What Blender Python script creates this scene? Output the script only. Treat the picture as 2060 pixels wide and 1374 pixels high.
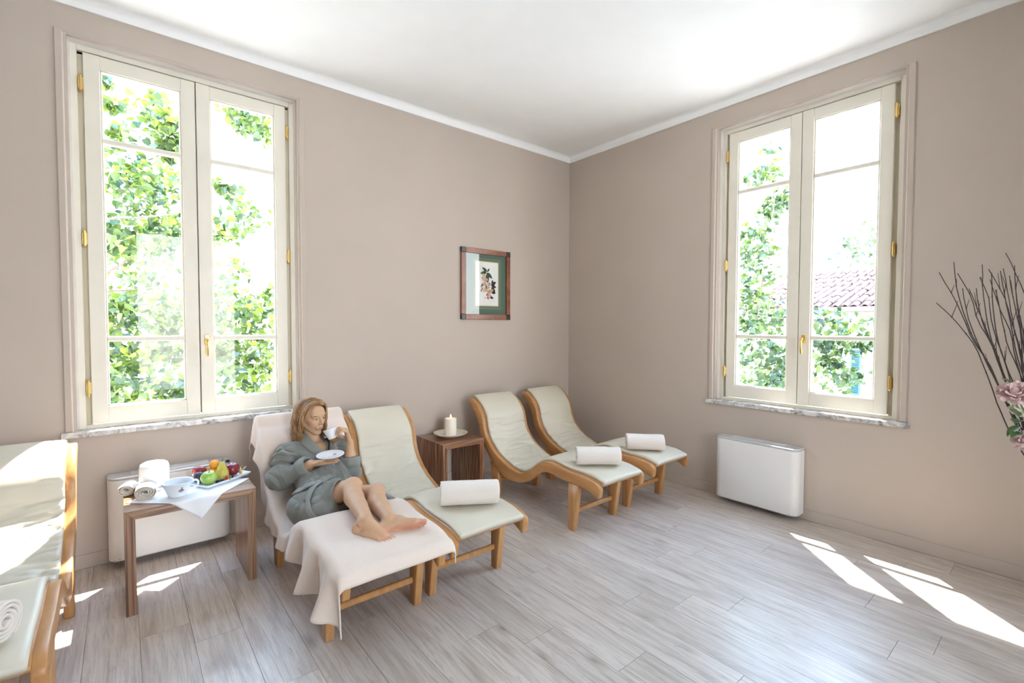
import bpy, bmesh, math, random
import numpy as np
from mathutils import Vector, Matrix

for o in list(bpy.data.objects):
    bpy.data.objects.remove(o)
SC = bpy.context.scene
COL = SC.collection
PI = math.pi
random.seed(7)

# ------------------------------------------------------------------ camera
# room: left wall is the plane y = 0, right wall the plane x = 0, floor z = 0; metres
cd = bpy.data.cameras.new('camera')
cam = bpy.data.objects.new('camera', cd)
COL.objects.link(cam)
SC.camera = cam
cd.sensor_fit = 'HORIZONTAL'
cd.sensor_width = 36.0
cd.lens = 953.22 * 36.0 / 2060.0
cd.clip_start = 0.05
cd.clip_end = 200
_r = Vector((0.77197975, -0.63564447, 0.00183524))
_u = Vector((0.01941928, 0.02647006, 0.99946097))
_f = Vector((0.63535042, 0.77152799, -0.03277811))
cam.matrix_world = Matrix(((_r.x, _u.x, -_f.x, -4.07812841), (_r.y, _u.y, -_f.y, -3.89939233),
                           (_r.z, _u.z, -_f.z, 1.5), (0, 0, 0, 1)))

# ------------------------------------------------------------------ light and exposure
W = bpy.data.worlds.new('world')
SC.world = W
W.use_nodes = True
bg = W.node_tree.nodes['Background']
_nt = W.node_tree
_tc = _nt.nodes.new('ShaderNodeTexCoord')
_sp = _nt.nodes.new('ShaderNodeSeparateXYZ')
_rp = _nt.nodes.new('ShaderNodeValToRGB')
_nt.links.new(_tc.outputs['Generated'], _sp.inputs[0])
_nt.links.new(_sp.outputs['Z'], _rp.inputs['Fac'])
_nt.links.new(_rp.outputs['Color'], bg.inputs['Color'])
_e = _rp.color_ramp.elements           # hazy white horizon, blue overhead, the same all round
_e[0].position, _e[0].color = 0.0, (1.0, 0.99, 0.97, 1)
_e[1].position, _e[1].color = 1.0, (0.34, 0.56, 1.0, 1)
for _p, _c in ((0.20, (0.86, 0.93, 1.0)), (0.5, (0.50, 0.73, 1.0))):
    _k = _e.new(_p)
    _k.color = _c + (1,)
bg.inputs['Strength'].default_value = 7.0
SUN_DIR = Vector((-0.375, -0.394, -1.0))
sd = bpy.data.lights.new('sun', 'SUN')
sd.energy = 15.0
sd.angle = math.radians(0.6)
sd.color = (1.0, 0.95, 0.87)
sun = bpy.data.objects.new('sun', sd)
COL.objects.link(sun)
sun.location = (6, 6, 12)
sun.rotation_euler = SUN_DIR.to_track_quat('-Z', 'Y').to_euler()

SC.view_settings.view_transform = 'Standard'
SC.view_settings.look = 'None'
SC.view_settings.gamma = 1.0
SC.view_settings.use_curve_mapping = False
SC.view_settings.exposure = 1.27
SC.cycles.max_bounces = 14
SC.cycles.diffuse_bounces = 7
SC.cycles.transparent_max_bounces = 16
SC.cycles.sample_clamp_indirect = 8
SC.cycles.use_denoising = True


def portal(loc, rot, sx, sy):
    """Daylight portal: marks a window opening so that sky light is sampled through it; it gives no light of its own."""
    l = bpy.data.lights.new('window_portal', 'AREA')
    l.shape = 'RECTANGLE'
    l.size, l.size_y = sx, sy
    l.cycles.is_portal = True
    o = bpy.data.objects.new('window_portal', l)
    o.location, o.rotation_euler = loc, rot
    COL.objects.link(o)


# ------------------------------------------------------------------ materials
def nodes_of(name):
    m = bpy.data.materials.new(name)
    m.use_nodes = True
    nt = m.node_tree
    return m, nt, nt.nodes['Principled BSDF']


def N(nt, kind, **kw):
    n = nt.nodes.new(kind)
    for k, v in kw.items():
        if hasattr(n, k):
            setattr(n, k, v)
        else:
            n.inputs[k].default_value = v
    return n


def ramp(nt, stops, interp='LINEAR'):
    r = nt.nodes.new('ShaderNodeValToRGB')
    r.color_ramp.interpolation = interp
    e = r.color_ramp.elements
    while len(e) > 1:
        e.remove(e[-1])
    e[0].position = stops[0][0]
    e[0].color = tuple(stops[0][1]) + (1,)
    for p, c in stops[1:]:
        k = e.new(p)
        k.color = tuple(c) + (1,)
    return r


def plain(name, col, rough=0.5, spec=0.5, metal=0.0, var=0.06, scale=6.0, bump=0.0, bscale=60.0, sub=0.0, coat=0.0, sheen=0.0):
    """A paint/cloth/ceramic material: base colour with faint mottling and an optional fine relief."""
    m, nt, b = nodes_of(name)
    b.inputs['Roughness'].default_value = rough
    b.inputs['Specular IOR Level'].default_value = spec
    b.inputs['Metallic'].default_value = metal
    if coat:
        b.inputs['Coat Weight'].default_value = coat
        b.inputs['Coat Roughness'].default_value = 0.15
    if sheen:
        b.inputs['Sheen Weight'].default_value = sheen
        b.inputs['Sheen Roughness'].default_value = 0.5
    tc = N(nt, 'ShaderNodeTexCoord')
    nz = N(nt, 'ShaderNodeTexNoise', Scale=scale, Detail=3.0)
    nt.links.new(tc.outputs['Object'], nz.inputs['Vector'])
    c0 = [max(0, c * (1 - var)) for c in col]
    c1 = [min(1, c * (1 + var)) for c in col]
    r = ramp(nt, [(0.3, c0), (0.7, c1)])
    nt.links.new(nz.outputs['Fac'], r.inputs['Fac'])
    nt.links.new(r.outputs['Color'], b.inputs['Base Color'])
    if sub:
        b.inputs['Subsurface Weight'].default_value = sub
        b.inputs['Subsurface Radius'].default_value = (0.012, 0.005, 0.003)
        b.inputs['Subsurface Scale'].default_value = 1.0
    if bump:
        n2 = N(nt, 'ShaderNodeTexNoise', Scale=bscale, Detail=4.0)
        nt.links.new(tc.outputs['Object'], n2.inputs['Vector'])
        bp = N(nt, 'ShaderNodeBump', Strength=bump, Distance=0.01)
        nt.links.new(n2.outputs['Fac'], bp.inputs['Height'])
        nt.links.new(bp.outputs['Normal'], b.inputs['Normal'])
    return m


def wood(name, dark, light, axis=(1, 0.08, 1), scale=14.0, rough=0.38, coat=0.2):
    """Straight-grained wood; AXIS squeezes the noise along the grain."""
    m, nt, b = nodes_of(name)
    b.inputs['Roughness'].default_value = rough
    b.inputs['Coat Weight'].default_value = coat
    b.inputs['Coat Roughness'].default_value = 0.25
    tc = N(nt, 'ShaderNodeTexCoord')
    mp = N(nt, 'ShaderNodeMapping')
    mp.inputs['Scale'].default_value = axis
    nt.links.new(tc.outputs['Object'], mp.inputs['Vector'])
    nz = N(nt, 'ShaderNodeTexNoise', Scale=scale, Detail=6.0, Roughness=0.6, Distortion=0.4)
    nt.links.new(mp.outputs['Vector'], nz.inputs['Vector'])
    mid = [(a + c) / 2 for a, c in zip(dark, light)]
    r = ramp(nt, [(0.28, dark), (0.5, mid), (0.72, light)])
    nt.links.new(nz.outputs['Fac'], r.inputs['Fac'])
    nt.links.new(r.outputs['Color'], b.inputs['Base Color'])
    return m


def stripes(name, axis, scale, stops, rough=0.35, off=0.0):
    """Zebrano veneer: irregular stripes that change only along one axis of the object."""
    m, nt, b = nodes_of(name)
    b.inputs['Roughness'].default_value = rough
    b.inputs['Coat Weight'].default_value = 0.25
    b.inputs['Coat Roughness'].default_value = 0.2
    tc = N(nt, 'ShaderNodeTexCoord')
    mp = N(nt, 'ShaderNodeMapping')
    s = [0.02 * scale] * 3
    s[axis] = scale
    mp.inputs['Scale'].default_value = s
    mp.inputs['Location'].default_value = (off, off, off)
    nt.links.new(tc.outputs['Object'], mp.inputs['Vector'])
    nz = N(nt, 'ShaderNodeTexNoise', Scale=1.0, Detail=1.6, Roughness=0.6)
    nt.links.new(mp.outputs['Vector'], nz.inputs['Vector'])
    r = ramp(nt, stops)
    nt.links.new(nz.outputs['Fac'], r.inputs['Fac'])
    nt.links.new(r.outputs['Color'], b.inputs['Base Color'])
    return m


def glass_mat(name, tint=(1, 1, 1), ior=1.45, gain=1.0):
    """Clear flat pane: passes light straight, mirrors a little more at a slant."""
    m = bpy.data.materials.new(name)
    m.use_nodes = True
    nt = m.node_tree
    nt.nodes.clear()
    out = N(nt, 'ShaderNodeOutputMaterial')
    mix = N(nt, 'ShaderNodeMixShader')
    tr = N(nt, 'ShaderNodeBsdfTransparent')
    tr.inputs['Color'].default_value = tuple(tint) + (1,)
    gl = N(nt, 'ShaderNodeBsdfGlossy', Roughness=0.0)
    fr = N(nt, 'ShaderNodeFresnel', IOR=ior)
    mu = N(nt, 'ShaderNodeMath', operation='MULTIPLY')
    mu.inputs[1].default_value = gain
    nt.links.new(fr.outputs['Fac'], mu.inputs[0])
    nt.links.new(mu.outputs[0], mix.inputs['Fac'])
    nt.links.new(tr.outputs[0], mix.inputs[1])
    nt.links.new(gl.outputs[0], mix.inputs[2])
    nt.links.new(mix.outputs[0], out.inputs['Surface'])
    return m


# ------------------------------------------------------------------ geometry
class MB:
    """Collects vertices and faces of ONE mesh."""

    def __init__(s):
        s.v, s.f, s.m, s.s = [], [], [], []

    def add(s, verts, faces, mi=0, smooth=False):
        b = len(s.v)
        s.v.extend(tuple(map(float, v)) for v in verts)
        s.f.extend(tuple(b + i for i in f) for f in faces)
        s.m.extend([mi] * len(faces))
        s.s.extend([smooth] * len(faces))
        return s

    def box(s, lo, hi, mi=0):
        (a, b, c), (d, e, f) = lo, hi
        v = [(a, b, c), (d, b, c), (d, e, c), (a, e, c), (a, b, f), (d, b, f), (d, e, f), (a, e, f)]
        return s.add(v, [(0, 3, 2, 1), (4, 5, 6, 7), (0, 1, 5, 4), (1, 2, 6, 5), (2, 3, 7, 6), (3, 0, 4, 7)], mi)

    def bbox(s, lo, hi, r=0.004, mi=0):
        """box with chamfered edges"""
        lo, hi = np.array(lo, float), np.array(hi, float)
        r = min(r, *((hi - lo) / 2.01))
        v, idx = [], {}
        for i in (0, 1):
            for j in (0, 1):
                for k in (0, 1):
                    c = np.where([i, j, k], hi, lo)
                    sg = np.where([i, j, k], -1, 1)
                    for ax in range(3):
                        q = c + sg * r
                        q[ax] = c[ax]
                        idx[(i, j, k, ax)] = len(v)
                        v.append(q)
        F = []
        for ax in range(3):
            o1, o2 = (ax + 1) % 3, (ax + 2) % 3
            for e in (0, 1):
                q = []
                for a, b in ((0, 0), (1, 0), (1, 1), (0, 1)):
                    t = [0, 0, 0]
                    t[ax], t[o1], t[o2] = e, a, b
                    q.append(idx[(*t, ax)])
                F.append(q if e else q[::-1])
        for ax in range(3):
            o1, o2 = (ax + 1) % 3, (ax + 2) % 3
            for a in (0, 1):
                for b in (0, 1):
                    t0, t1 = [0, 0, 0], [0, 0, 0]
                    t0[o1] = t1[o1] = a
                    t0[o2] = t1[o2] = b
                    t1[ax] = 1
                    q = [idx[(*t0, o1)], idx[(*t1, o1)], idx[(*t1, o2)], idx[(*t0, o2)]]
                    F.append(q if a != b else q[::-1])
        for i in (0, 1):
            for j in (0, 1):
                for k in (0, 1):
                    q = [idx[(i, j, k, x)] for x in range(3)]
                    F.append(q if (i + j + k) % 2 else q[::-1])
        return s.add(v, F, mi)

    def hexa(s, b4, t4, mi=0):
        """eight corners: bottom ring, top ring (both counter-clockwise seen from above)"""
        return s.add(list(b4) + list(t4), [(3, 2, 1, 0), (4, 5, 6, 7), (0, 1, 5, 4), (1, 2, 6, 5), (2, 3, 7, 6), (3, 0, 4, 7)], mi)

    def tube(s, pts, rad, n=8, caps=True, mi=0, flat=1.0):
        P = np.array(pts, float)
        R = np.full(len(P), rad, float) if np.isscalar(rad) else np.array(rad, float)
        T = np.gradient(P, axis=0)
        T /= np.linalg.norm(T, axis=1)[:, None] + 1e-12
        ref = np.array([0, 0, 1.0]) if abs(T[0][2]) < 0.9 else np.array([1.0, 0, 0])
        v = []
        u = np.cross(ref, T[0])
        for i in range(len(P)):
            u = u - T[i] * (u @ T[i])
            u /= np.linalg.norm(u) + 1e-12
            w = np.cross(T[i], u)
            for k in range(n):
                a = 2 * PI * k / n
                v.append(P[i] + R[i] * (u * math.cos(a) + w * math.sin(a) * flat))
        F = []
        for i in range(len(P) - 1):
            for k in range(n):
                a, b = i * n + k, i * n + (k + 1) % n
                F.append((a, b, b + n, a + n))
        s.add(v, F, mi, True)
        if caps:
            e = (len(P) - 1) * n
            s.add(v[:n], [tuple(range(n))[::-1]], mi)
            s.add(v[e:], [tuple(range(n))], mi)
        return s

    def lathe(s, prof, c=(0, 0, 0), n=24, mi=0, smooth=True, sq=1.0, lid=True):
        """prof: list of (radius, height), bottom to top along the outside"""
        v, F = [], []
        for r, z in prof:
            for k in range(n):
                a = 2 * PI * k / n
                v.append((c[0] + r * math.cos(a), c[1] + r * math.sin(a) * sq, c[2] + z))
        for i in range(len(prof) - 1):
            for k in range(n):
                a, b = i * n + k, i * n + (k + 1) % n
                F.append((a, b, b + n, a + n))
        if lid and prof[0][0] > 1e-5:
            F.append(tuple(range(n))[::-1])
        if lid and prof[-1][0] > 1e-5:
            e = (len(prof) - 1) * n
            F.append(tuple(range(e, e + n)))
        return s.add(v, F, mi, smooth)

    def grid(s, A, mi=0, smooth=True, flip=False, wrap=False):
        A = np.array(A, float)
        n, m = A.shape[:2]
        F = []
        for i in range(n - 1):
            for j in range(m if wrap else m - 1):
                a, b = i * m + j, i * m + (j + 1) % m
                q = (a, b, b + m, a + m)
                F.append(q[::-1] if flip else q)
        return s.add(A.reshape(-1, 3), F, mi, smooth)

    def sheet(s, A, th, mi=0):
        """closed thin sheet: grid A is the top, the underside lies TH below along the normals"""
        A = np.array(A, float)
        du = np.gradient(A, axis=0)
        dv = np.gradient(A, axis=1)
        nn = np.cross(du, dv)
        nn /= np.linalg.norm(nn, axis=2)[..., None] + 1e-12
        B = A - nn * th
        n, m = A.shape[:2]
        v = np.concatenate([A.reshape(-1, 3), B.reshape(-1, 3)])
        o = n * m
        F = []
        for i in range(n - 1):
            for j in range(m - 1):
                a = i * m + j
                F.append((a, a + m, a + m + 1, a + 1))
                F.append((o + a, o + a + 1, o + a + m + 1, o + a + m))
        rim = [(0, j) for j in range(m)] + [(i, m - 1) for i in range(1, n)] + [(n - 1, j) for j in range(m - 2, -1, -1)] + [(i, 0) for i in range(n - 2, 0, -1)]
        for (i, j), (k, l) in zip(rim, rim[1:] + rim[:1]):
            a, b = i * m + j, k * m + l
            F.append((a, b, o + b, o + a))
        return s.add(v, F, mi, True)

    def mesh(s, name):
        me = bpy.data.meshes.new(name)
        me.from_pydata(s.v, [], s.f)
        me.polygons.foreach_set('material_index', s.m)
        me.polygons.foreach_set('use_smooth', s.s)
        me.update()
        return me


def link(name, me, mats, parent=None, loc=None, rot=None, label=None):
    o = bpy.data.objects.new(name, me)
    COL.objects.link(o)
    if mats is not None and not me.materials:
        for m in (mats if isinstance(mats, (list, tuple)) else [mats]):
            me.materials.append(m)
    if parent is not None:
        o.parent = parent
    if loc is not None:
        o.location = loc
    if rot is not None:
        o.rotation_euler = rot
    if label:
        o['label'] = label
    return o


def obj(name, mb, mats, parent=None, loc=None, rot=None, label=None):
    return link(name, mb.mesh(name), mats, parent, loc, rot, label)


def weld(o, dist=1e-5):
    bm = bmesh.new()
    bm.from_mesh(o.data)
    bmesh.ops.remove_doubles(bm, verts=bm.verts, dist=dist)
    bmesh.ops.recalc_face_normals(bm, faces=bm.faces)
    bm.to_mesh(o.data)
    bm.free()
    return o


def autosmooth(o, ang=40):
    me = o.data
    bm = bmesh.new()
    bm.from_mesh(me)
    for f in bm.faces:
        f.smooth = True
    for e in bm.edges:
        e.smooth = not (len(e.link_faces) == 2 and e.calc_face_angle(0) > math.radians(ang))
    bm.to_mesh(me)
    bm.free()
    return o


def empty(name, loc=(0, 0, 0), rz=0.0):
    o = bpy.data.objects.new(name, None)
    o.empty_display_size = 0.1
    o.location = loc
    o.rotation_euler = (0, 0, rz)
    COL.objects.link(o)
    return o


def tag(o, label, cat, group=None, kind=None):
    o['label'] = label
    o['category'] = cat
    if group:
        o['group'] = group
    if kind:
        o['kind'] = kind
    return o


def struct(o, label=None):
    o['kind'] = 'structure'
    if label:
        o['label'] = label
    return o


def copy_tree(o, parent=None):
    c = o.copy()
    COL.objects.link(c)
    if parent is not None:
        c.parent = parent
    for ch in list(o.children):
        copy_tree(ch, c)
    return c


def resample(pts, n):
    """Catmull-Rom through PTS, N points evenly along it"""
    P = np.array(pts, float)
    Q = np.vstack([2 * P[0] - P[1], P, 2 * P[-1] - P[-2]])
    out = []
    for i in range(1, len(Q) - 2):
        p0, p1, p2, p3 = Q[i - 1:i + 3]
        for t in np.linspace(0, 1, 12, endpoint=False):
            out.append(0.5 * (2 * p1 + (p2 - p0) * t + (2 * p0 - 5 * p1 + 4 * p2 - p3) * t * t + (3 * p1 - p0 - 3 * p2 + p3) * t ** 3))
    out.append(P[-1])
    out = np.array(out)
    d = np.concatenate([[0], np.cumsum(np.linalg.norm(np.diff(out, axis=0), axis=1))])
    t = np.linspace(0, d[-1], n)
    return np.stack([np.interp(t, d, out[:, k]) for k in range(out.shape[1])], 1)


class Noise:
    """smooth value noise on a random lattice"""

    def __init__(s, seed):
        s.g = np.random.RandomState(seed).rand(32, 32, 32).astype(np.float32) * 2 - 1

    def __call__(s, x, y, z):
        x, y, z = np.broadcast_arrays(np.asarray(x, np.float32), np.asarray(y, np.float32), np.asarray(z, np.float32))
        i, j, k = np.floor(x).astype(int), np.floor(y).astype(int), np.floor(z).astype(int)
        a, b, c = x - i, y - j, z - k
        a, b, c = a * a * (3 - 2 * a), b * b * (3 - 2 * b), c * c * (3 - 2 * c)
        g = lambda p, q, r: s.g[(i + p) % 32, (j + q) % 32, (k + r) % 32]
        L = lambda u, v, t: u + (v - u) * t
        return L(L(L(g(0, 0, 0), g(1, 0, 0), a), L(g(0, 1, 0), g(1, 1, 0), a), b), L(L(g(0, 0, 1), g(1, 0, 1), a), L(g(0, 1, 1), g(1, 1, 1), a), b), c)


NOI = Noise(11)
# ================================================================== the room
M_wall = plain('wall_paint', (0.53, 0.455, 0.392), 0.75, 0.25, var=0.02, scale=2.0, bump=0.03, bscale=30)
M_ceil = plain('ceiling_paint', (0.90, 0.90, 0.89), 0.85, 0.2, var=0.01)
M_reveal = plain('reveal_paint', (0.74, 0.70, 0.66), 0.6, 0.3, var=0.02)
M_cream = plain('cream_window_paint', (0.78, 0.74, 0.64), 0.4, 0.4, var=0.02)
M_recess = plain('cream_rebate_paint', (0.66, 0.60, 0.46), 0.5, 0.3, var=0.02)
M_glass = glass_mat('window_glass')
M_brass = plain('brass', (0.80, 0.56, 0.20), 0.25, 0.5, metal=1.0, var=0.05)
M_outer = plain('outer_render', (0.78, 0.74, 0.66), 0.9, 0.2, var=0.04)


def marble():
    m, nt, b = nodes_of('grey_marble')
    b.inputs['Roughness'].default_value = 0.25
    tc = N(nt, 'ShaderNodeTexCoord')
    nz = N(nt, 'ShaderNodeTexNoise', Scale=9.0, Detail=8.0, Roughness=0.7, Distortion=1.6)
    nt.links.new(tc.outputs['Object'], nz.inputs['Vector'])
    r = ramp(nt, [(0.36, (0.20, 0.20, 0.20)), (0.47, (0.50, 0.49, 0.47)), (0.6, (0.74, 0.72, 0.69))])
    nt.links.new(nz.outputs['Fac'], r.inputs['Fac'])
    nt.links.new(r.outputs['Color'], b.inputs['Base Color'])
    return m


M_marble = marble()


def plank_mat():
    m, nt, b = nodes_of('washed_oak_plank')
    tc = N(nt, 'ShaderNodeTexCoord')
    oi = N(nt, 'ShaderNodeObjectInfo')
    sh = N(nt, 'ShaderNodeVectorMath', operation='SCALE')
    sh.inputs['Scale'].default_value = 37.0
    cb = N(nt, 'ShaderNodeCombineXYZ')
    nt.links.new(oi.outputs['Random'], cb.inputs['X'])
    nt.links.new(oi.outputs['Random'], cb.inputs['Z'])
    nt.links.new(cb.outputs[0], sh.inputs[0])
    ad = N(nt, 'ShaderNodeVectorMath', operation='ADD')
    nt.links.new(tc.outputs['Object'], ad.inputs[0])
    nt.links.new(sh.outputs[0], ad.inputs[1])
    mp = N(nt, 'ShaderNodeMapping')
    mp.inputs['Scale'].default_value = (1.0, 0.055, 1.0)
    nt.links.new(ad.outputs[0], mp.inputs['Vector'])
    n1 = N(nt, 'ShaderNodeTexNoise', Scale=52.0, Detail=8.0, Roughness=0.7, Distortion=0.7)
    nt.links.new(mp.outputs['Vector'], n1.inputs['Vector'])
    r1 = ramp(nt, [(0.22, (0.28, 0.215, 0.170)), (0.36, (0.50, 0.42, 0.358)), (0.52, (0.64, 0.566, 0.498)), (0.75, (0.74, 0.678, 0.612))])
    nt.links.new(n1.outputs['Fac'], r1.inputs['Fac'])
    # broad flames and cathedral figure
    mp2 = N(nt, 'ShaderNodeMapping')
    mp2.inputs['Scale'].default_value = (1.0, 0.16, 1.0)
    nt.links.new(ad.outputs[0], mp2.inputs['Vector'])
    n2 = N(nt, 'ShaderNodeTexNoise', Scale=7.0, Detail=3.0, Roughness=0.5, Distortion=1.2)
    nt.links.new(mp2.outputs['Vector'], n2.inputs['Vector'])
    r2 = ramp(nt, [(0.30, (0.76, 0.735, 0.71)), (0.42, (0.95, 0.94, 0.93)), (0.7, (1.04, 1.04, 1.05))])
    nt.links.new(n2.outputs['Fac'], r2.inputs['Fac'])
    mx = N(nt, 'ShaderNodeMix', data_type='RGBA', blend_type='MULTIPLY')
    mx.inputs['Factor'].default_value = 1.0
    nt.links.new(r1.outputs['Color'], mx.inputs['A'])
    nt.links.new(r2.outputs['Color'], mx.inputs['B'])
    # knots: sparse dark spots drawn out along the grain
    mp3 = N(nt, 'ShaderNodeMapping')
    mp3.inputs['Scale'].default_value = (5.0, 2.1, 5.0)
    nt.links.new(ad.outputs[0], mp3.inputs['Vector'])
    vo = N(nt, 'ShaderNodeTexVoronoi', Scale=1.0, Randomness=1.0)
    nt.links.new(mp3.outputs['Vector'], vo.inputs['Vector'])
    r3 = ramp(nt, [(0.0, (0.38, 0.33, 0.30)), (0.09, (0.8, 0.78, 0.76)), (0.2, (1, 1, 1))])
    nt.links.new(vo.outputs['Distance'], r3.inputs['Fac'])
    mk = N(nt, 'ShaderNodeMix', data_type='RGBA', blend_type='MULTIPLY')
    mk.inputs['Factor'].default_value = 1.0
    nt.links.new(mx.outputs['Result'], mk.inputs['A'])
    nt.links.new(r3.outputs['Color'], mk.inputs['B'])
    # fine dark checks that run with the grain
    mp4 = N(nt, 'ShaderNodeMapping')
    mp4.inputs['Scale'].default_value = (1.0, 0.035, 1.0)
    nt.links.new(ad.outputs[0], mp4.inputs['Vector'])
    n4 = N(nt, 'ShaderNodeTexNoise', Scale=26.0, Detail=3.0, Roughness=0.5, Distortion=2.2)
    nt.links.new(mp4.outputs['Vector'], n4.inputs['Vector'])
    r4 = ramp(nt, [(0.470, (1, 1, 1)), (0.498, (0.62, 0.57, 0.53)), (0.526, (1, 1, 1))])
    nt.links.new(n4.outputs['Fac'], r4.inputs['Fac'])
    mc = N(nt, 'ShaderNodeMix', data_type='RGBA', blend_type='MULTIPLY')
    nt.links.new(n2.outputs['Fac'], mc.inputs['Factor'])
    nt.links.new(mk.outputs['Result'], mc.inputs['A'])
    nt.links.new(r4.outputs['Color'], mc.inputs['B'])
    mk = mc
    # tone of the single plank
    hs = N(nt, 'ShaderNodeHueSaturation', Saturation=0.92)
    mr = N(nt, 'ShaderNodeMapRange')
    mr.inputs['To Min'].default_value = 0.94
    mr.inputs['To Max'].default_value = 1.06
    nt.links.new(oi.outputs['Random'], mr.inputs['Value'])
    nt.links.new(mr.outputs['Result'], hs.inputs['Value'])
    nt.links.new(mk.outputs['Result'], hs.inputs['Color'])
    nt.links.new(hs.outputs['Color'], b.inputs['Base Color'])
    b.inputs['Roughness'].default_value = 0.33
    b.inputs['Specular IOR Level'].default_value = 0.75
    bp = N(nt, 'ShaderNodeBump', Strength=0.12, Distance=0.003)
    nt.links.new(n1.outputs['Fac'], bp.inputs['Height'])
    nt.links.new(bp.outputs['Normal'], b.inputs['Normal'])
    return m


M_plank = plank_mat()
M_grout = plain('joint_filler', (0.24, 0.21, 0.19), 0.8)

XW, YS, H = -7.2, -6.6, 3.46        # west wall, south wall, ceiling
TH = 0.38                            # wall thickness
WZ0, WZ1 = 0.845, 3.228              # window opening
W1C, W2C, WH = -3.655, -2.44, 0.645  # centres of the two windows along their walls, half width

# floor: screed plus planks that run along y
fl = obj('floor', MB().box((XW, YS, -0.05), (0, 0, -0.006)), M_grout)
struct(fl, 'floor of long washed grey-brown wood planks')
START = {0: -3.405, 1: -3.21, 2: -3.0, 3: -2.56, 4: -3.18, 5: -3.49, 6: -3.363, 7: -2.73, 8: -2.535, 9: -2.345, 10: -3.0, 11: -2.643, 12: -2.25,
         13: -2.055, 14: -2.45, 15: -1.60, 16: -2.15, 17: -1.80, 18: -1.26, 19: -1.055, 20: -1.45, 21: -1.9, 22: -1.2}
pcache = {}
edges = [0.0] + [-0.04 - 0.2 * k for k in range(0, 36)]
edges = [e for e in edges if e > XW + 0.02] + [XW]
for c in range(len(edges) - 1):
    x1, x0 = edges[c], edges[c + 1]
    col = c - 1
    s = START.get(col, -0.3 - 0.371 * (col % 5))
    s = s - 1.2 * math.ceil((s - 0.0) / 1.2)
    y = s + 1.2
    while y > 0:
        y -= 1.2
    ys = [0.0]
    while y > YS:
        ys.append(y)
        y -= 1.2
    ys.append(YS)
    for a, b2 in zip(ys, ys[1:]):
        L, w = a - b2, x1 - x0
        if L < 0.02:
            continue
        key = (round(L, 3), round(w, 3))
        if key not in pcache:
            pcache[key] = MB().bbox((-w / 2 + 0.0006, -L / 2 + 0.0006, -0.008), (w / 2 - 0.0006, L / 2 - 0.0006, 0.0), 0.0007).mesh('plank')
        link('plank', pcache[key], M_plank, fl, ((x0 + x1) / 2, (a + b2) / 2, random.uniform(-0.0004, 0.0)))


def wall_mesh(axis, t0, t1, n0, n1, holes, z0=-0.05, z1=H):
    """a wall slab from t0 to t1 along AXIS, n0..n1 thick, with rectangular openings"""
    mb = MB()
    def bx(a, b2, c, d):
        if b2 - a < 1e-4 or d - c < 1e-4:
            return
        if axis == 'x':
            mb.box((a, n0, c), (b2, n1, d))
        else:
            mb.box((n0, a, c), (n1, b2, d))
    cur = t0
    for a, b2, c, d in sorted(holes):
        bx(cur, a, z0, z1)
        bx(a, b2, z0, c)
        bx(a, b2, d, z1)
        cur = b2
    bx(cur, t1, z0, z1)
    return mb


struct(obj('wall_left', wall_mesh('x', XW - TH, TH, 0, TH, [(W1C - WH, W1C + WH, WZ0, WZ1)]), M_wall), 'taupe plaster wall with the tall window that shows dense foliage')
struct(obj('wall_right', wall_mesh('y', YS - TH, 0, 0, TH, [(W2C - WH, W2C + WH, WZ0, WZ1)]), M_wall), 'taupe plaster wall with the tall window that shows a tiled roof')
SOUTH = [(-3.9, -2.3)]
WEST = []
struct(obj('wall_back', wall_mesh('x', XW - TH, TH, YS - TH, YS, [(a, b2, 0.25, 3.2) for a, b2 in SOUTH]), M_wall))
struct(obj('wall_far', wall_mesh('y', YS - TH, TH, XW - TH, XW, [(a, b2, 0.25, 3.2) for a, b2 in WEST]), M_wall))
struct(obj('ceiling', MB().box((XW - TH, YS - TH, H), (TH, TH, H + 0.25)), M_ceil), 'smooth white ceiling')

# cornice: small fascia and quarter cove where wall meets ceiling
def cornice(name, p0, p1, inn):
    prof = [(0, 3.395), (0.014, 3.395), (0.015, 3.425)] + [(0.015 + 0.035 * (1 - math.cos(a)), 3.425 + 0.035 * math.sin(a)) for a in np.linspace(0.2, PI / 2, 6)] + [(0, 3.46)]
    p0, p1, inn = Vector(p0), Vector(p1), Vector(inn)
    rows = [[p0 + inn * d + Vector((0, 0, z)) for d, z in prof], [p1 + inn * d + Vector((0, 0, z)) for d, z in prof]]
    mb = MB().grid(rows, smooth=False)
    o = obj(name, mb, M_ceil)
    autosmooth(o, 35)
    struct(o, 'white cornice moulding between wall and ceiling')


cornice('trim_1', (XW, 0, 0), (0, 0, 0), (0, -1, 0))
cornice('trim_2', (0, 0, 0), (0, YS, 0), (-1, 0, 0))

for nm, lo, hi in (('baseboard_left', (XW, -0.012, 0), (0, 0, 0.085)), ('baseboard_right', (-0.012, YS, 0), (0, -0.012, 0.085))):
    struct(obj(nm, MB().bbox(lo, hi, 0.003), M_wall), 'low baseboard painted like the wall')


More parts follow.
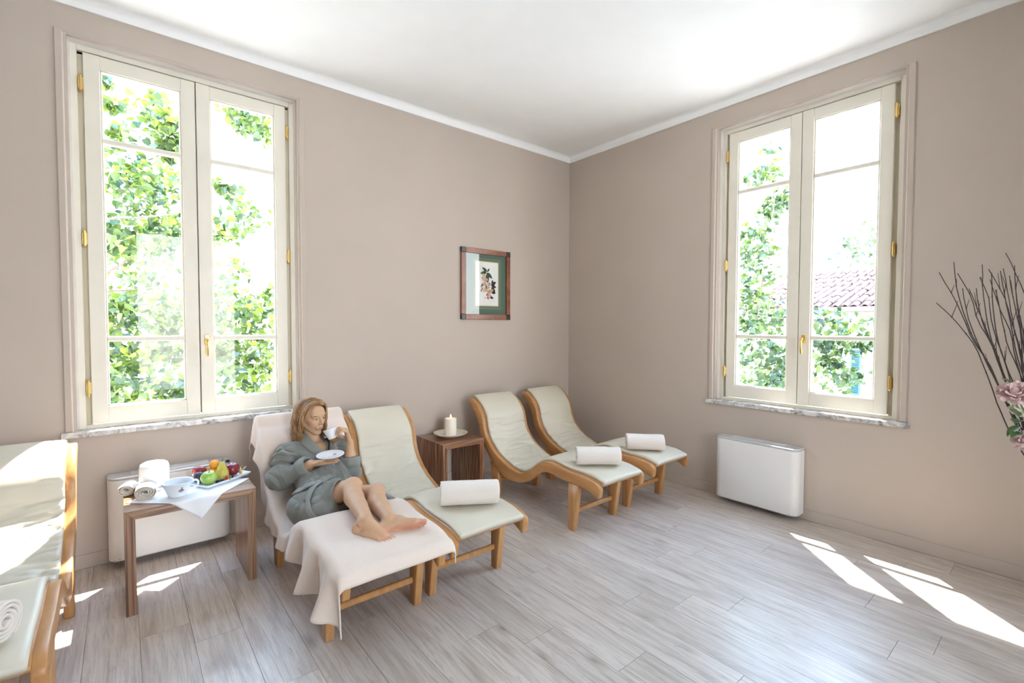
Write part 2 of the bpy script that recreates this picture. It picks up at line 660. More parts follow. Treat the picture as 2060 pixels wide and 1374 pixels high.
def make_window(name, loc, rz, label):
    """local frame: x along the wall, +y outwards, the inner wall face at y = 0, x = 0 at the window's middle"""
    w = empty(name, loc, rz)
    struct(w, label)
    # plaster casing strip round the opening
    mb = MB()
    for s in (-1, 1):
        a, b2 = sorted((s * 0.662, s * 0.699))
        mb.bbox((a, -0.013, 0.853), (b2, 0.0, 3.248), 0.005)
    mb.bbox((-0.662, -0.007, 3.236), (0.662, 0.0, 3.248), 0.003)
    obj('casing', mb, M_wall, w)
    # splayed, lighter reveal
    mb = MB()
    i0, i1, zt0, zt1 = 0.6625, 0.633, 3.237, 3.215
    for s in (-1, 1):
        g = [[(s * i0, -0.006, 0.845), (s * i0, -0.006, zt0)], [(s * i1, 0.076, 0.845), (s * i1, 0.076, zt1)]]
        mb.grid(g, smooth=False, flip=s > 0)
    mb.grid([[(-i0, -0.004, zt0), (i0, -0.004, zt0)], [(-i1, 0.076, zt1), (i1, 0.076, zt1)]], smooth=False)
    obj('reveal', mb, M_reveal, w)
    # fixed frame and its rebate
    mb = MB()
    for s in (-1, 1):
        a, b2 = sorted((s * 0.604, s * 0.645))
        mb.bbox((a, 0.07, 0.846), (b2, 0.15, 3.228), 0.003)
    mb.bbox((-0.604, 0.07, 3.185), (0.604, 0.15, 3.228), 0.003)
    mb.bbox((-0.604, 0.07, 0.846), (0.604, 0.15, 0.872), 0.003)
    obj('outer_frame', mb, M_cream, w)
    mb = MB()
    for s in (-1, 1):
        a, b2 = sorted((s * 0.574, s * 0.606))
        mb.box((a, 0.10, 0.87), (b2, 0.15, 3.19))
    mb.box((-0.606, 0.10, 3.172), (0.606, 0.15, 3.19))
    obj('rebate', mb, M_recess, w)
    # marble sill with a slightly rounded nose
    obj('sill', MB().bbox((-0.717, -0.032, 0.815), (0.717, 0.10, 0.851), 0.004), M_marble, w, label='grey veined marble sill')
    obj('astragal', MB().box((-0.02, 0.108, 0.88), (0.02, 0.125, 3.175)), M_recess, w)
    for s in (-1, 1):
        sa = MB()
        xo, xi = s * 0.577, s * 0.0028          # outer and meeting edge
        go, gi = s * 0.498, s * 0.083          # glass edges
        lo, hi = min, max
        y0, y1 = 0.062, 0.112
        sa.bbox((min(xo, go), y0, 0.878), (max(xo, go), y1, 3.176), 0.003)
        sa.bbox((min(xi, gi), y0 - (0.004 if s > 0 else 0), 0.878), (max(xi, gi), y1, 3.176), 0.003)
        sa.bbox((min(gi, go), y0 + 0.0012, 3.092), (max(gi, go), y1, 3.175), 0.002)
        sa.bbox((min(gi, go), y0 + 0.0012, 0.879), (max(gi, go), y1, 0.982), 0.002)
        # glazing bead round the glass
        for a, b2, c, d in ((go, go - s * 0.010, 0.982, 3.092), (gi, gi + s * 0.010, 0.982, 3.092)):
            sa.bbox((min(a, b2), y0 + 0.008, c), (max(a, b2), y1 - 0.01, d), 0.003)
        for c, d in ((0.982, 0.991), (3.083, 3.092)):
            sa.bbox((min(gi, go), y0 + 0.008, c), (max(gi, go), y1 - 0.01, d), 0.003)
        so = obj('sash', sa, M_cream, w)
        for z in (1.412, 2.658):
            obj('muntin', MB().bbox((min(gi, go), y0 + 0.004, z - 0.017), (max(gi, go), y0 + 0.040, z + 0.017), 0.005), M_cream, so)
        for c, d in ((0.985, 1.404), (1.42, 2.65), (2.666, 3.089)):
            obj('pane', MB().grid([[(min(gi, go), 0.088, c), (max(gi, go), 0.088, c)], [(min(gi, go), 0.088, d), (max(gi, go), 0.088, d)]], smooth=False), M_glass, so)
        for z in (1.105, 2.037, 2.985):
            hb = MB().tube([(s * 0.589, 0.058, z - 0.046), (s * 0.589, 0.058, z + 0.046)], 0.0085, 10)
            hb.tube([(s * 0.589, 0.058, z - 0.054), (s * 0.589, 0.058, z - 0.046)], [0.004, 0.0085], 8)
            hb.tube([(s * 0.589, 0.058, z + 0.046), (s * 0.589, 0.058, z + 0.054)], [0.0085, 0.004], 8)
            hb.bbox((s * 0.589 - 0.012, 0.06, z - 0.036), (s * 0.589 + 0.012, 0.10, z + 0.036), 0.001)
            obj('hinge', hb, M_brass, so, label='brass hinge')
        if s > 0:
            hd = MB()
            hx = 0.041
            hd.bbox((hx - 0.015, 0.050, 1.365), (hx + 0.015, 0.06, 1.435), 0.004)
            hd.tube([(hx, 0.056, 1.405), (hx, 0.022, 1.405), (hx, 0.012, 1.401), (hx, 0.010, 1.392)], [0.009, 0.009, 0.0095, 0.008], 10)
            hd.tube([(hx, 0.012, 1.402), (hx, 0.006, 1.385), (hx - 0.001, 0.006, 1.35), (hx - 0.001, 0.010, 1.31), (hx, 0.016, 1.285)], [0.008, 0.0085, 0.0075, 0.0085, 0.0055], 10)
            obj('handle', hd, M_brass, so, label='brass lever handle')
    return w


make_window('window_1', (W1C, 0, 0), 0, 'tall cream double window filled with green foliage')
make_window('window_2', (0, W2C, 0), -PI / 2, 'tall cream double window onto a tiled roof and bright sky')

# window added to the unseen back wall to let in more daylight
k = 3
M_backframe = M_cream
def fill_window(a, b2, wall):
    global k
    wn = empty('window_%d' % k)
    struct(wn, 'large plain window added to the unseen back wall to brighten the room')
    k += 1
    def bx(mb, u0, u1, z0, z1, d0, d1):
        if wall == 'S':
            mb.box((u0, YS - d1, z0), (u1, YS - d0, z1))
        else:
            mb.box((XW - d1, u0, z0), (XW - d0, u1, z1))
    mb = MB()
    m = (a + b2) / 2
    for u0, u1 in ((a, a + 0.05), (m - 0.03, m + 0.03), (b2 - 0.05, b2)):
        bx(mb, u0, u1, 0.25, 3.2, 0.05, 0.11)
    for z0, z1 in ((0.25, 0.32), (3.14, 3.2)):
        bx(mb, a + 0.05, m - 0.03, z0, z1, 0.05, 0.11)
        bx(mb, m + 0.03, b2 - 0.05, z0, z1, 0.05, 0.11)
    obj('frame', mb, M_cream, wn)
    for u0, u1 in ((a + 0.05, m - 0.03), (m + 0.03, b2 - 0.05)):
        if wall == 'S':
            g = [[(u0, YS - 0.08, 0.32), (u1, YS - 0.08, 0.32)], [(u0, YS - 0.08, 3.14), (u1, YS - 0.08, 3.14)]]
        else:
            g = [[(XW - 0.08, u0, 0.32), (XW - 0.08, u1, 0.32)], [(XW - 0.08, u0, 3.14), (XW - 0.08, u1, 3.14)]]
        obj('pane', MB().grid(g, smooth=False), M_glass, wn)


for a, b2 in SOUTH:
    fill_window(a, b2, 'S')
    portal(((a + b2) / 2, YS - 0.25, 1.72), (PI / 2, 0, 0), b2 - a, 2.95)
for a, b2 in WEST:
    fill_window(a, b2, 'W')
    portal((XW - 0.25, (a + b2) / 2, 1.72), (PI / 2, 0, -PI / 2), b2 - a, 2.95)
portal((W1C, 0.25, 2.04), (PI / 2, 0, PI), 1.26, 2.36)
portal((0.25, W2C, 2.04), (PI / 2, 0, PI / 2), 1.26, 2.36)
# ================================================================== furniture
M_beech = wood('honey_beech', (0.37, 0.165, 0.053), (0.58, 0.305, 0.118), axis=(1.2, 0.12, 0.5), scale=22.0, coat=0.10)
M_leg = wood('honey_beech_upright', (0.38, 0.170, 0.056), (0.58, 0.305, 0.120), axis=(1.2, 1.2, 0.1), scale=26.0, coat=0.10)
M_under = plain('dark_webbing', (0.20, 0.16, 0.12), 0.8)


def cushion_mat():
    m, nt, b = nodes_of('cream_leatherette')
    b.inputs['Roughness'].default_value = 0.42
    b.inputs['Specular IOR Level'].default_value = 0.45
    tc = N(nt, 'ShaderNodeTexCoord')
    n0 = N(nt, 'ShaderNodeTexNoise', Scale=3.0, Detail=2.0)
    nt.links.new(tc.outputs['Object'], n0.inputs['Vector'])
    r = ramp(nt, [(0.3, (0.61, 0.565, 0.455)), (0.7, (0.65, 0.605, 0.495))])
    nt.links.new(n0.outputs['Fac'], r.inputs['Fac'])
    nt.links.new(r.outputs['Color'], b.inputs['Base Color'])
    n1 = N(nt, 'ShaderNodeTexNoise', Scale=260.0, Detail=2.0)
    nt.links.new(tc.outputs['Object'], n1.inputs['Vector'])
    bp = N(nt, 'ShaderNodeBump', Strength=0.08, Distance=0.002)
    nt.links.new(n1.outputs['Fac'], bp.inputs['Height'])
    nt.links.new(bp.outputs['Normal'], b.inputs['Normal'])
    return m


M_cush = cushion_mat()

# side profile of the lounger: y, z with the origin under the seat (world y + 1)
UP = [(-0.236, 0.823), (-0.298, 0.797), (-0.367, 0.744), (-0.415, 0.682), (-0.435, 0.62), (-0.450, 0.557), (-0.496, 0.477), (-0.597, 0.39), (-0.721, 0.331), (-0.839, 0.294),
      (-0.925, 0.284), (-0.993, 0.297), (-1.073, 0.339), (-1.151, 0.401), (-1.226, 0.441), (-1.298, 0.454), (-1.358, 0.450), (-1.438, 0.438), (-1.526, 0.432), (-1.612, 0.430), (-1.694, 0.424), (-1.757, 0.410), (-1.792, 0.388)]
LO = [(-0.212, 0.785), (-0.262, 0.735), (-0.322, 0.669), (-0.360, 0.61), (-0.388, 0.52), (-0.426, 0.444), (-0.501, 0.36), (-0.582, 0.29), (-0.683, 0.225), (-0.766, 0.198), (-0.868, 0.195),
      (-0.98, 0.215), (-1.074, 0.257), (-1.164, 0.325), (-1.226, 0.360), (-1.287, 0.372), (-1.346, 0.365), (-1.416, 0.355), (-1.503, 0.350), (-1.591, 0.350), (-1.664, 0.342), (-1.724, 0.326), (-1.775, 0.300)]
NST = 72
UPc = resample(UP, 400)
UPs = resample(UP, NST) + [1.0, 0]
LOs = resample(LO, NST) + [1.0, 0]


def side_frame(xa, xb):
    """solid plank cut to the wave, edges rounded over"""
    rows = []
    c = 0.0055
    for i in range(NST):
        T, B = UPs[i], LOs[i]
        d = (T - B) / np.linalg.norm(T - B)
        q = []
        for x, t in ((xa, -1), (xa + c * .3, -.3), (xa + c, 0), (xb - c, 0), (xb - c * .3, -.3), (xb, -1)):
            q.append((x, *(T + d * c * t)))
        for x, t in ((xb, 1), (xb - c * .3, .3), (xb - c, 0), (xa + c, 0), (xa + c * .3, .3), (xa, 1)):
            q.append((x, *(B + d * c * t)))
        rows.append(q)
    # rounded ends
    def cap(r, off):
        r = np.array(r)
        m = r.mean(0)
        out = m + (r - m) * np.array([0.8, 0.62, 0.62])
        return out + off
    e0 = np.array([0, *(UPs[0] - UPs[1])]); e0 /= np.linalg.norm(e0)
    e1 = np.array([0, *(UPs[-1] - UPs[-2])]); e1 /= np.linalg.norm(e1)
    rows = [cap(rows[0], e0 * 0.014)] + rows + [cap(rows[-1], e1 * 0.012)]
    mb = MB().grid(rows, wrap=True)
    n = len(rows[0])
    v = mb.v
    mb.f.append(tuple(range(n))); mb.m.append(0); mb.s.append(False)
    e = (len(rows) - 1) * n
    mb.f.append(tuple(range(e, e + n))[::-1]); mb.m.append(0); mb.s.append(False)
    return mb


def taper(x0, x1, yt0, yt1, yb0, yb1, zt, r=0.008):
    """leg: rounded rectangle in section, top yt0..yt1, bottom yb0..yb1"""
    rows = []
    for z, a, b2 in ((0.0, yb0 + .003, yb1 - .003), (0.005, yb0, yb1), (zt * .5, (yb0 + yt0) / 2, (yb1 + yt1) / 2), (zt, yt0, yt1)):
        q = []
        for cx, cy, a0 in ((x1 - r, b2 - r, 0), (x0 + r, b2 - r, PI / 2), (x0 + r, a + r, PI), (x1 - r, a + r, 1.5 * PI)):
            for t in np.linspace(0, PI / 2, 4):
                q.append((cx + r * math.cos(a0 + t), cy + r * math.sin(a0 + t), z))
        rows.append(q)
    mb = MB().grid(rows, wrap=True)
    n = len(rows[0])
    mb.add(rows[0], [tuple(range(n))[::-1]])
    mb.add(rows[-1], [tuple(range(n))])
    return mb


def cush_center(n):
    """centre line of the padding's top face"""
    P = resample([(-0.232, 0.829)] + UP[1:-1] + [(-1.800, 0.398)], n) + [1.0, 0]
    T = np.gradient(P, axis=0)
    T /= np.linalg.norm(T, axis=1)[:, None]
    Nn = np.stack([T[:, 1], -T[:, 0]], 1)
    Nn[Nn[:, 1] < 0] *= -1
    return P, Nn


def cushion(seed, lift=0.013):
    nv, nu = 230, 30
    P, Nn = cush_center(nv)
    no = Noise(seed)
    hw, th = 0.217, 0.022 + lift * 0.7
    rows, low = [], []
    for i in range(nv):
        s = i / (nv - 1)
        # creases gather where the seat is hollow
        cr = 1.1 * math.exp(-((s - 0.38) / 0.15) ** 2) + 0.40 * math.exp(-((s - 0.22) / 0.07) ** 2)
        end = min(1.0, min(s, 1 - s) / 0.012)
        q, q2 = [], []
        for j in range(nu):
            u = -1 + 2 * j / (nu - 1)
            u = math.copysign(abs(u) ** 0.75, u)
            ed = max(0.0, (abs(u) - 0.94) / 0.06)
            h = 0.012 + lift + 0.005 * (1 - u * u) - 0.007 * ed ** 2.6 - 0.003 * (1 - end) ** 2
            w = float(no(u * 1.6 + 3, s * 46, 1.5)) * 0.6 + float(no(u * 3.1, s * 75 + u * 1.2, 7.5)) * 0.4
            side = 0.35 + 0.65 * abs(u)
            wv = s * 60 + 1.2 * float(no(u * 1.3 + 1, s * 20, 5.5))
            c1_ = abs(float(no(u * 0.9 + 2, wv * 0.62, 1.5)))
            c2_ = abs(float(no(u * 1.7 + 9, wv * 1.15, 4.5)))
            h -= cr * side * (1 - ed) * (0.019 * max(0, 1 - c1_ / 0.24) ** 1.3 + 0.008 * max(0, 1 - c2_ / 0.22))
            h += cr * 0.004 * w * side * (1 - ed)
            h += 0.0015 * float(no(u * 2.0, s * 9, 3.3))
            pt = P[i] + Nn[i] * h
            q.append((u * hw + 0.003 * float(no(s * 30, u, 2.2)) * cr, pt[0], pt[1]))
            pb = P[i] + Nn[i] * (h - th * (1 - 0.55 * ed))
            q2.append((u * hw * 0.99, pb[0], pb[1]))
        rows.append(q)
        low.append(q2)
    A, B = np.array(rows), np.array(low)
    mb = MB()
    mb.grid(A, flip=True)
    mb.grid(B)
    mb.grid(np.stack([A[:, 0], B[:, 0]], 1), flip=False)
    mb.grid(np.stack([A[:, -1], B[:, -1]], 1), flip=True)
    mb.grid(np.stack([A[0], B[0]], 0), flip=True)
    mb.grid(np.stack([A[-1], B[-1]], 0))
    return mb


def make_lounger():
    root = empty('lounger')
    for s in (-1, 1):
        a, b2 = sorted((s * 0.260, s * 0.219))
        weld(obj('side_frame', side_frame(a, b2), M_beech, root))
    for s in (-1, 1):
        a, b2 = sorted((s * 0.254, s * 0.212))
        weld(obj('leg', taper(a, b2, -0.600, -0.490, -0.553, -0.492, 0.37), M_leg, root))
        weld(obj('leg', taper(a, b2, 0.342, 0.462, 0.350, 0.430, 0.29), M_leg, root))
    obj('stretcher', MB().bbox((-0.215, -0.535, 0.118), (0.215, -0.510, 0.152), 0.006), M_beech, root)
    obj('stretcher', MB().bbox((-0.215, 0.380, 0.118), (0.215, 0.405, 0.152), 0.006), M_beech, root)
    # bent board that carries the padding
    P, Nn = cush_center(60)
    top = [[(x, *(P[i] - Nn[i] * 0.013)) for x in (-0.222, 0.222)] for i in range(60)]
    weld(obj('seat_board', MB().sheet(top, -0.012), M_beech, root))
    cu = weld(obj('cushion', cushion(21), M_cush, root))
    return root, cu


L3, cu3 = make_lounger()
L3.location = (-1.305, -1.0, 0)
tag(L3, 'honey wood lounger with cream pad, right beside the candle table on its window-facing side', 'lounger')
loungers = {3: L3}
for kx, x, y, sd_ in ((4, -0.615, -0.965, 33), (2, -2.535, -1.07, 45), (1, -3.110, -1.10, 57), (0, -4.548, -0.975, 69)):
    c = copy_tree(L3)
    c.location = (x, y, 0)
    for ch in c.children:
        if ch.name.startswith('cushion'):
            mats = list(ch.data.materials)
            tmp = weld(obj('tmp', cushion(sd_, 0.0 if kx == 1 else 0.013), M_cush))
            me = tmp.data
            bpy.data.objects.remove(tmp)
            me.name = 'cushion'
            ch.data = me
    loungers[kx] = c
GL = 'wave-shaped wooden loungers along the wall'
LBL = {0: 'sunlit wooden lounger at the left edge, bright sun stripes across its cream pad',
       1: 'wooden lounger covered by the pale draped towel, on which the woman sits',
       2: 'honey wood lounger with cream pad between the seated woman and the candle table',
       3: 'honey wood lounger with cream pad standing just right of the candle table',
       4: 'honey wood lounger with cream pad in the room corner, farthest from the woman'}
for kx, c in loungers.items():
    tag(c, LBL[kx], 'lounger', GL)

# ---- zebrano tables
ZS = [(0.30, (0.055, 0.020, 0.009)), (0.40, (0.17, 0.062, 0.026)), (0.46, (0.46, 0.215, 0.105)), (0.51, (0.10, 0.036, 0.016)), (0.57, (0.20, 0.076, 0.033)), (0.63, (0.55, 0.30, 0.165)), (0.69, (0.10, 0.038, 0.017))]
ZB = [(0.28, (0.075, 0.030, 0.014)), (0.42, (0.22, 0.105, 0.052)), (0.5, (0.36, 0.20, 0.11)), (0.57, (0.15, 0.068, 0.033)), (0.68, (0.44, 0.27, 0.16)), (0.78, (0.25, 0.125, 0.065))]


def zebrano_table(name, w, d, h, t, stops, sc, label, loc):
    """open waterfall table: two side panels and a top, mitred; stripes run round with the panels"""
    root = empty(name, loc)
    mw = stripes(name + '_veneer', 1, sc, stops, off=3.1)
    mx = stripes(name + '_leg_edge', 0, sc * 2.2, stops, off=1.7)
    mz = stripes(name + '_top_edge', 2, sc * 2.2, stops, off=1.7)
    def panel(nm, pr, edge):
        # pr: outline in x,z ; extruded in y
        mb = MB()
        n = len(pr)
        f = [(x, -d / 2, z) for x, z in pr]
        b2 = [(x, d / 2, z) for x, z in pr]
        mb.add(f + b2, [tuple(range(n))], 1)
        mb.add(f + b2, [tuple(range(n, 2 * n))[::-1]], 1)
        mb.add(f + b2, [(i, i + n, (i + 1) % n + n, (i + 1) % n) for i in range(n)], 0)
        o = obj(nm, mb, [mw, edge], root)
        weld(o)
        bv = o.modifiers.new('ease', 'BEVEL')
        bv.width, bv.segments = 0.0018, 2
    a = w / 2
    panel('side_panel', [(-a, 0), (-a + t, 0), (-a + t, h - t), (-a, h)], mx)
    panel('side_panel', [(a - t, 0), (a, 0), (a, h), (a - t, h - t)], mx)
    panel('table_top', [(-a, h), (-a + t, h - t), (a - t, h - t), (a, h)], mz)
    return tag(root, label, 'side table')


T1 = zebrano_table('side_table', 0.425, 0.44, 0.50, 0.043, ZS, 42, 'dark striped wooden cube table with open front carrying the candle', (-1.815, -0.285, 0))
T2 = zebrano_table('console_table', 0.605, 0.40, 0.545, 0.046, ZB, 24, 'striped brown wooden bench table under the window holding fruit and bowl', (-3.787, -0.605, 0))

# ---- fan coil heaters on the wall
M_white = plain('white_enamel', (0.83, 0.82, 0.80), 0.32, 0.5, var=0.01)
M_grey = plain('grey_plastic', (0.42, 0.43, 0.44), 0.5)
M_silver = plain('silver_top', (0.66, 0.68, 0.70), 0.22, 0.6, metal=0.35, var=0.02)


def fan_coil(name, loc, rz, label):
    """local: x along the wall, -y into the room, back at y = 0"""
    r = empty(name, loc, rz)
    wx, dp, z0, z1, R = 0.325, 0.145, 0.045, 0.545, 0.055
    def outline(off=0.0, d=0.0):
        pts = [(wx - off, -0.012)]
        for s in (1, -1):
            c = (s * (wx - R), -dp + R)
            A = np.linspace(0, -PI / 2, 9) if s > 0 else np.linspace(-PI / 2, -PI, 9)
            for a in A:
                pts.append((c[0] + (R - off) * math.cos(a), c[1] + (R - off) * math.sin(a)))
        pts.append((-wx + off, -0.012))
        return pts
    def shell(a, b2, off=0.0, rnd=0.004):
        rows = []
        for z, o in ((a, off + rnd), (a + rnd, off), (b2 - rnd, off), (b2, off + rnd)):
            rows.append([(x, y, z) for x, y in outline(o)])
        mb = MB().grid(rows, wrap=True, flip=True)
        n = len(rows[0])
        mb.add(rows[0], [tuple(range(n))])
        mb.add(rows[-1], [tuple(range(n))[::-1]])
        return mb
    o = weld(obj('casing_shell', shell(z0, z1), M_white, r)); autosmooth(o, 40)
    o = weld(obj('top_cover', shell(z1 + 0.002, z1 + 0.018, -0.001, 0.005), M_silver, r, label='glossy silver-white top')); autosmooth(o, 40)
    gm = MB()
    for i in range(9):
        gm.bbox((-0.21, -0.105 + i * 0.0105, z1 + 0.0175), (0.21, -0.100 + i * 0.0105, z1 + 0.0205), 0.001)
    obj('outlet_grille', gm, M_silver, r)
    mb = MB()
    mb.bbox((-0.30, -dp + 0.004, z0 - 0.004), (0.30, -0.02, z0 + 0.006), 0.001)
    obj('intake_strip', mb, M_grey, r)
    for s in (-1, 1):
        mb = MB().tube([(s * 0.272, -dp + 0.012, z0 + 0.012), (s * 0.272, -dp - 0.002, z0 + 0.012)], 0.0035, 8)
        obj('screw', mb, M_grey, r)
    obj('wall_bracket', MB().box((-wx + 0.02, -0.014, z0 + 0.02), (wx - 0.02, -0.0005, z1 - 0.01)), M_grey, r)
    return tag(r, label, 'heater')


fan_coil('fan_coil', (-3.842, 0.0, 0), 0, 'white wall heater behind the bench table with the fruit', )
fan_coil('fan_coil', (0.0, -2.205, 0), -PI / 2, 'white rounded wall heater under the right-hand window')

# ---- framed botanical print
M_mahog = wood('mahogany', (0.13, 0.035, 0.014), (0.30, 0.095, 0.040), axis=(0.5, 1, 0.5), scale=20, rough=0.3)
M_ebony = plain('ebony_corner', (0.022, 0.014, 0.012), 0.3)
M_mat = plain('green_mount', (0.105, 0.175, 0.125), 0.8, var=0.03)
M_paper = plain('ivory_paper', (0.80, 0.79, 0.75), 0.8, var=0.02)
M_gold = plain('gold_line', (0.70, 0.55, 0.27), 0.6)
M_picglass = glass_mat('picture_glass', ior=1.5, gain=1.0)
pf = empty('picture', (-1.2175, 0, 1.918))
tag(pf, 'framed flower print with green mount in a reddish wood frame', 'picture')
pw, ph, fwid = 0.3065, 0.353, 0.052
for nm, lo, hi in (('frame_bar', (-pw + fwid, -0.026, ph - fwid), (pw - fwid, -0.001, ph)), ('frame_bar', (-pw + fwid, -0.026, -ph), (pw - fwid, -0.001, -ph + fwid)),
                   ('frame_bar', (-pw, -0.026, -ph + fwid), (-pw + fwid, -0.001, ph - fwid)), ('frame_bar', (pw - fwid, -0.026, -ph + fwid), (pw, -0.001, ph - fwid))):
    obj(nm, MB().bbox(lo, hi, 0.003), M_mahog, pf)
for sx in (-1, 1):
    for sz in (-1, 1):
        a, b2 = sorted((sx * (pw + .001), sx * (pw - fwid)))
        c, d = sorted((sz * (ph + .001), sz * (ph - fwid)))
        obj('corner_block', MB().bbox((a, -0.0275, c), (b2, -0.001, d), 0.003), M_ebony, pf, label='dark corner block')
obj('mount', MB().box((-pw + .03, -0.010, -ph + .03), (pw - .03, -0.002, ph - .03)), M_mat, pf, label='green mount')
sh_w, sh_h, sh_x, sh_z = 0.138, 0.218, 0.012, 0.008
obj('mount_line', MB().box((sh_x - sh_w - .034, -0.0106, sh_z - sh_h - .034), (sh_x + sh_w + .034, -0.009, sh_z + sh_h + .034)), plain('pale_green_line', (0.30, 0.34, 0.24), 0.8), pf)
obj('mount_inner', MB().box((sh_x - sh_w - .030, -0.0112, sh_z - sh_h - .030), (sh_x + sh_w + .030, -0.009, sh_z + sh_h + .030)), plain('grey_green_mount', (0.15, 0.20, 0.15), 0.8), pf)
obj('gold_border', MB().box((sh_x - sh_w - .008, -0.0118, sh_z - sh_h - .008), (sh_x + sh_w + .008, -0.009, sh_z + sh_h + .008)), M_gold, pf)
pr = obj('print_sheet', MB().box((sh_x - sh_w, -0.0124, sh_z - sh_h), (sh_x + sh_w, -0.009, sh_z + sh_h)), M_paper, pf)
PC = {'leaf': (0.045, 0.085, 0.055), 'dark': (0.035, 0.022, 0.025), 'yellow': (0.62, 0.46, 0.20), 'pink': (0.66, 0.40, 0.34), 'stem': (0.13, 0.14, 0.09), 'cream': (0.72, 0.62, 0.48)}
PM = {kx: plain('ink_' + kx, c, 0.85, var=0.25, scale=60) for kx, c in PC.items()}
inks = {kx: MB() for kx in PC}


def ink_leaf(kx, x, z, a, l, w, lay=0):
    """a flat printed leaf or petal"""
    pts = []
    for t in np.linspace(0, 1, 7):
        pts.append((t * l, w * math.sin(PI * t ** 0.85)))
    for t in np.linspace(1, 0, 7)[1:-1]:
        pts.append((t * l, -w * math.sin(PI * t ** 0.85)))
    c, s = math.cos(a), math.sin(a)
    inks[kx].add([(sh_x + x + p * c - q * s, -0.0127 - 0.0002 * lay, sh_z + z + p * s + q * c) for p, q in pts], [tuple(range(len(pts)))])


rr = random.Random(4)
for x, z, a, l in ((-.0, .125, 2.6, .075), (-.005, .118, 3.35, .085), (.0, .115, 5.55, .09), (-.002, .112, 4.85, .10), (.0, .12, .9, .05), (.008, .02, 2.9, .06), (-.045, .0, 3.9, .05), (-.055, -.04, 4.2, .05)):
    ink_leaf('leaf', x, z, a, l, l * .2)
for x, z, a, l in ((.05, -.01, .5, .075), (.05, -.012, -.3, .07), (.055, -.03, -.9, .08), (.05, -.08, -.2, .06), (.03, -.13, -.25, .055), (.05, -.012, 2.6, .05), (.055, .01, 1.0, .04)):
    ink_leaf('dark', x, z, a, l, l * .24)
for cx, cz, kx, n, l in ((-.045, .065, 'yellow', 9, .03), (-.03, .02, 'pink', 12, .036), (-.02, -.005, 'cream', 10, .03), (-.045, -.065, 'pink', 10, .03), (-.0, -.05, 'cream', 12, .034), (.02, -.09, 'pink', 12, .032), (.05, -.075, 'yellow', 9, .03), (.005, -.13, 'pink', 10, .03), (.01, -.02, 'pink', 9, .03)):
    for i in range(n):
        a = i * 2 * PI / n * 2.4 + rr.random()
        ink_leaf(kx, cx + rr.uniform(-.02, .02), cz + rr.uniform(-.018, .018), a, l * rr.uniform(.6, 1), l * .3, 1 + i % 3)
for i in range(7):
    x0, z0, x1, z1 = [(-.002, .115, -.03, .03), (-.03, .03, .0, -.05), (.0, -.05, .02, -.16), (.0, -.05, .05, -.03), (-.03, .03, -.055, -.02), (.01, -.02, .012, .02), (.02, -.1, .05, -.08)][i]
    a = math.atan2(z1 - z0, x1 - x0)
    ink_leaf('stem', x0, z0, a, math.hypot(x1 - x0, z1 - z0), .0025, 1)
for kx, mb in inks.items():
    _po = obj('printed_' + {'leaf': 'leaves', 'dark': 'dark_leaves', 'yellow': 'yellow_flowers', 'pink': 'pink_flowers', 'stem': 'stems', 'cream': 'cream_flowers'}[kx], mb, PM[kx], pr)
    _po['kind'] = 'stuff'
obj('glass', MB().grid([[(-pw + .045, -0.018, -ph + .045), (pw - .045, -0.018, -ph + .045)], [(-pw + .045, -0.018, ph - .045), (pw - .045, -0.018, ph - .045)]], smooth=False), M_picglass, pf)
# ================================================================== towels
def terry(name, col, bump=0.35):
    m, nt, b = nodes_of(name)
    b.inputs['Roughness'].default_value = 0.95
    b.inputs['Specular IOR Level'].default_value = 0.1
    b.inputs['Sheen Weight'].default_value = 0.25
    tc = N(nt, 'ShaderNodeTexCoord')
    n0 = N(nt, 'ShaderNodeTexNoise', Scale=420.0, Detail=2.0)
    nt.links.new(tc.outputs['Object'], n0.inputs['Vector'])
    r = ramp(nt, [(0.25, [c * 0.86 for c in col]), (0.7, col)])
    nt.links.new(n0.outputs['Fac'], r.inputs['Fac'])
    nt.links.new(r.outputs['Color'], b.inputs['Base Color'])
    bp = N(nt, 'ShaderNodeBump', Strength=bump, Distance=0.003)
    nt.links.new(n0.outputs['Fac'], bp.inputs['Height'])
    nt.links.new(bp.outputs['Normal'], b.inputs['Normal'])
    return m


M_towel = terry('cream_terry', (0.80, 0.735, 0.67))
M_sheet = terry('blush_terry', (0.79, 0.67, 0.58))


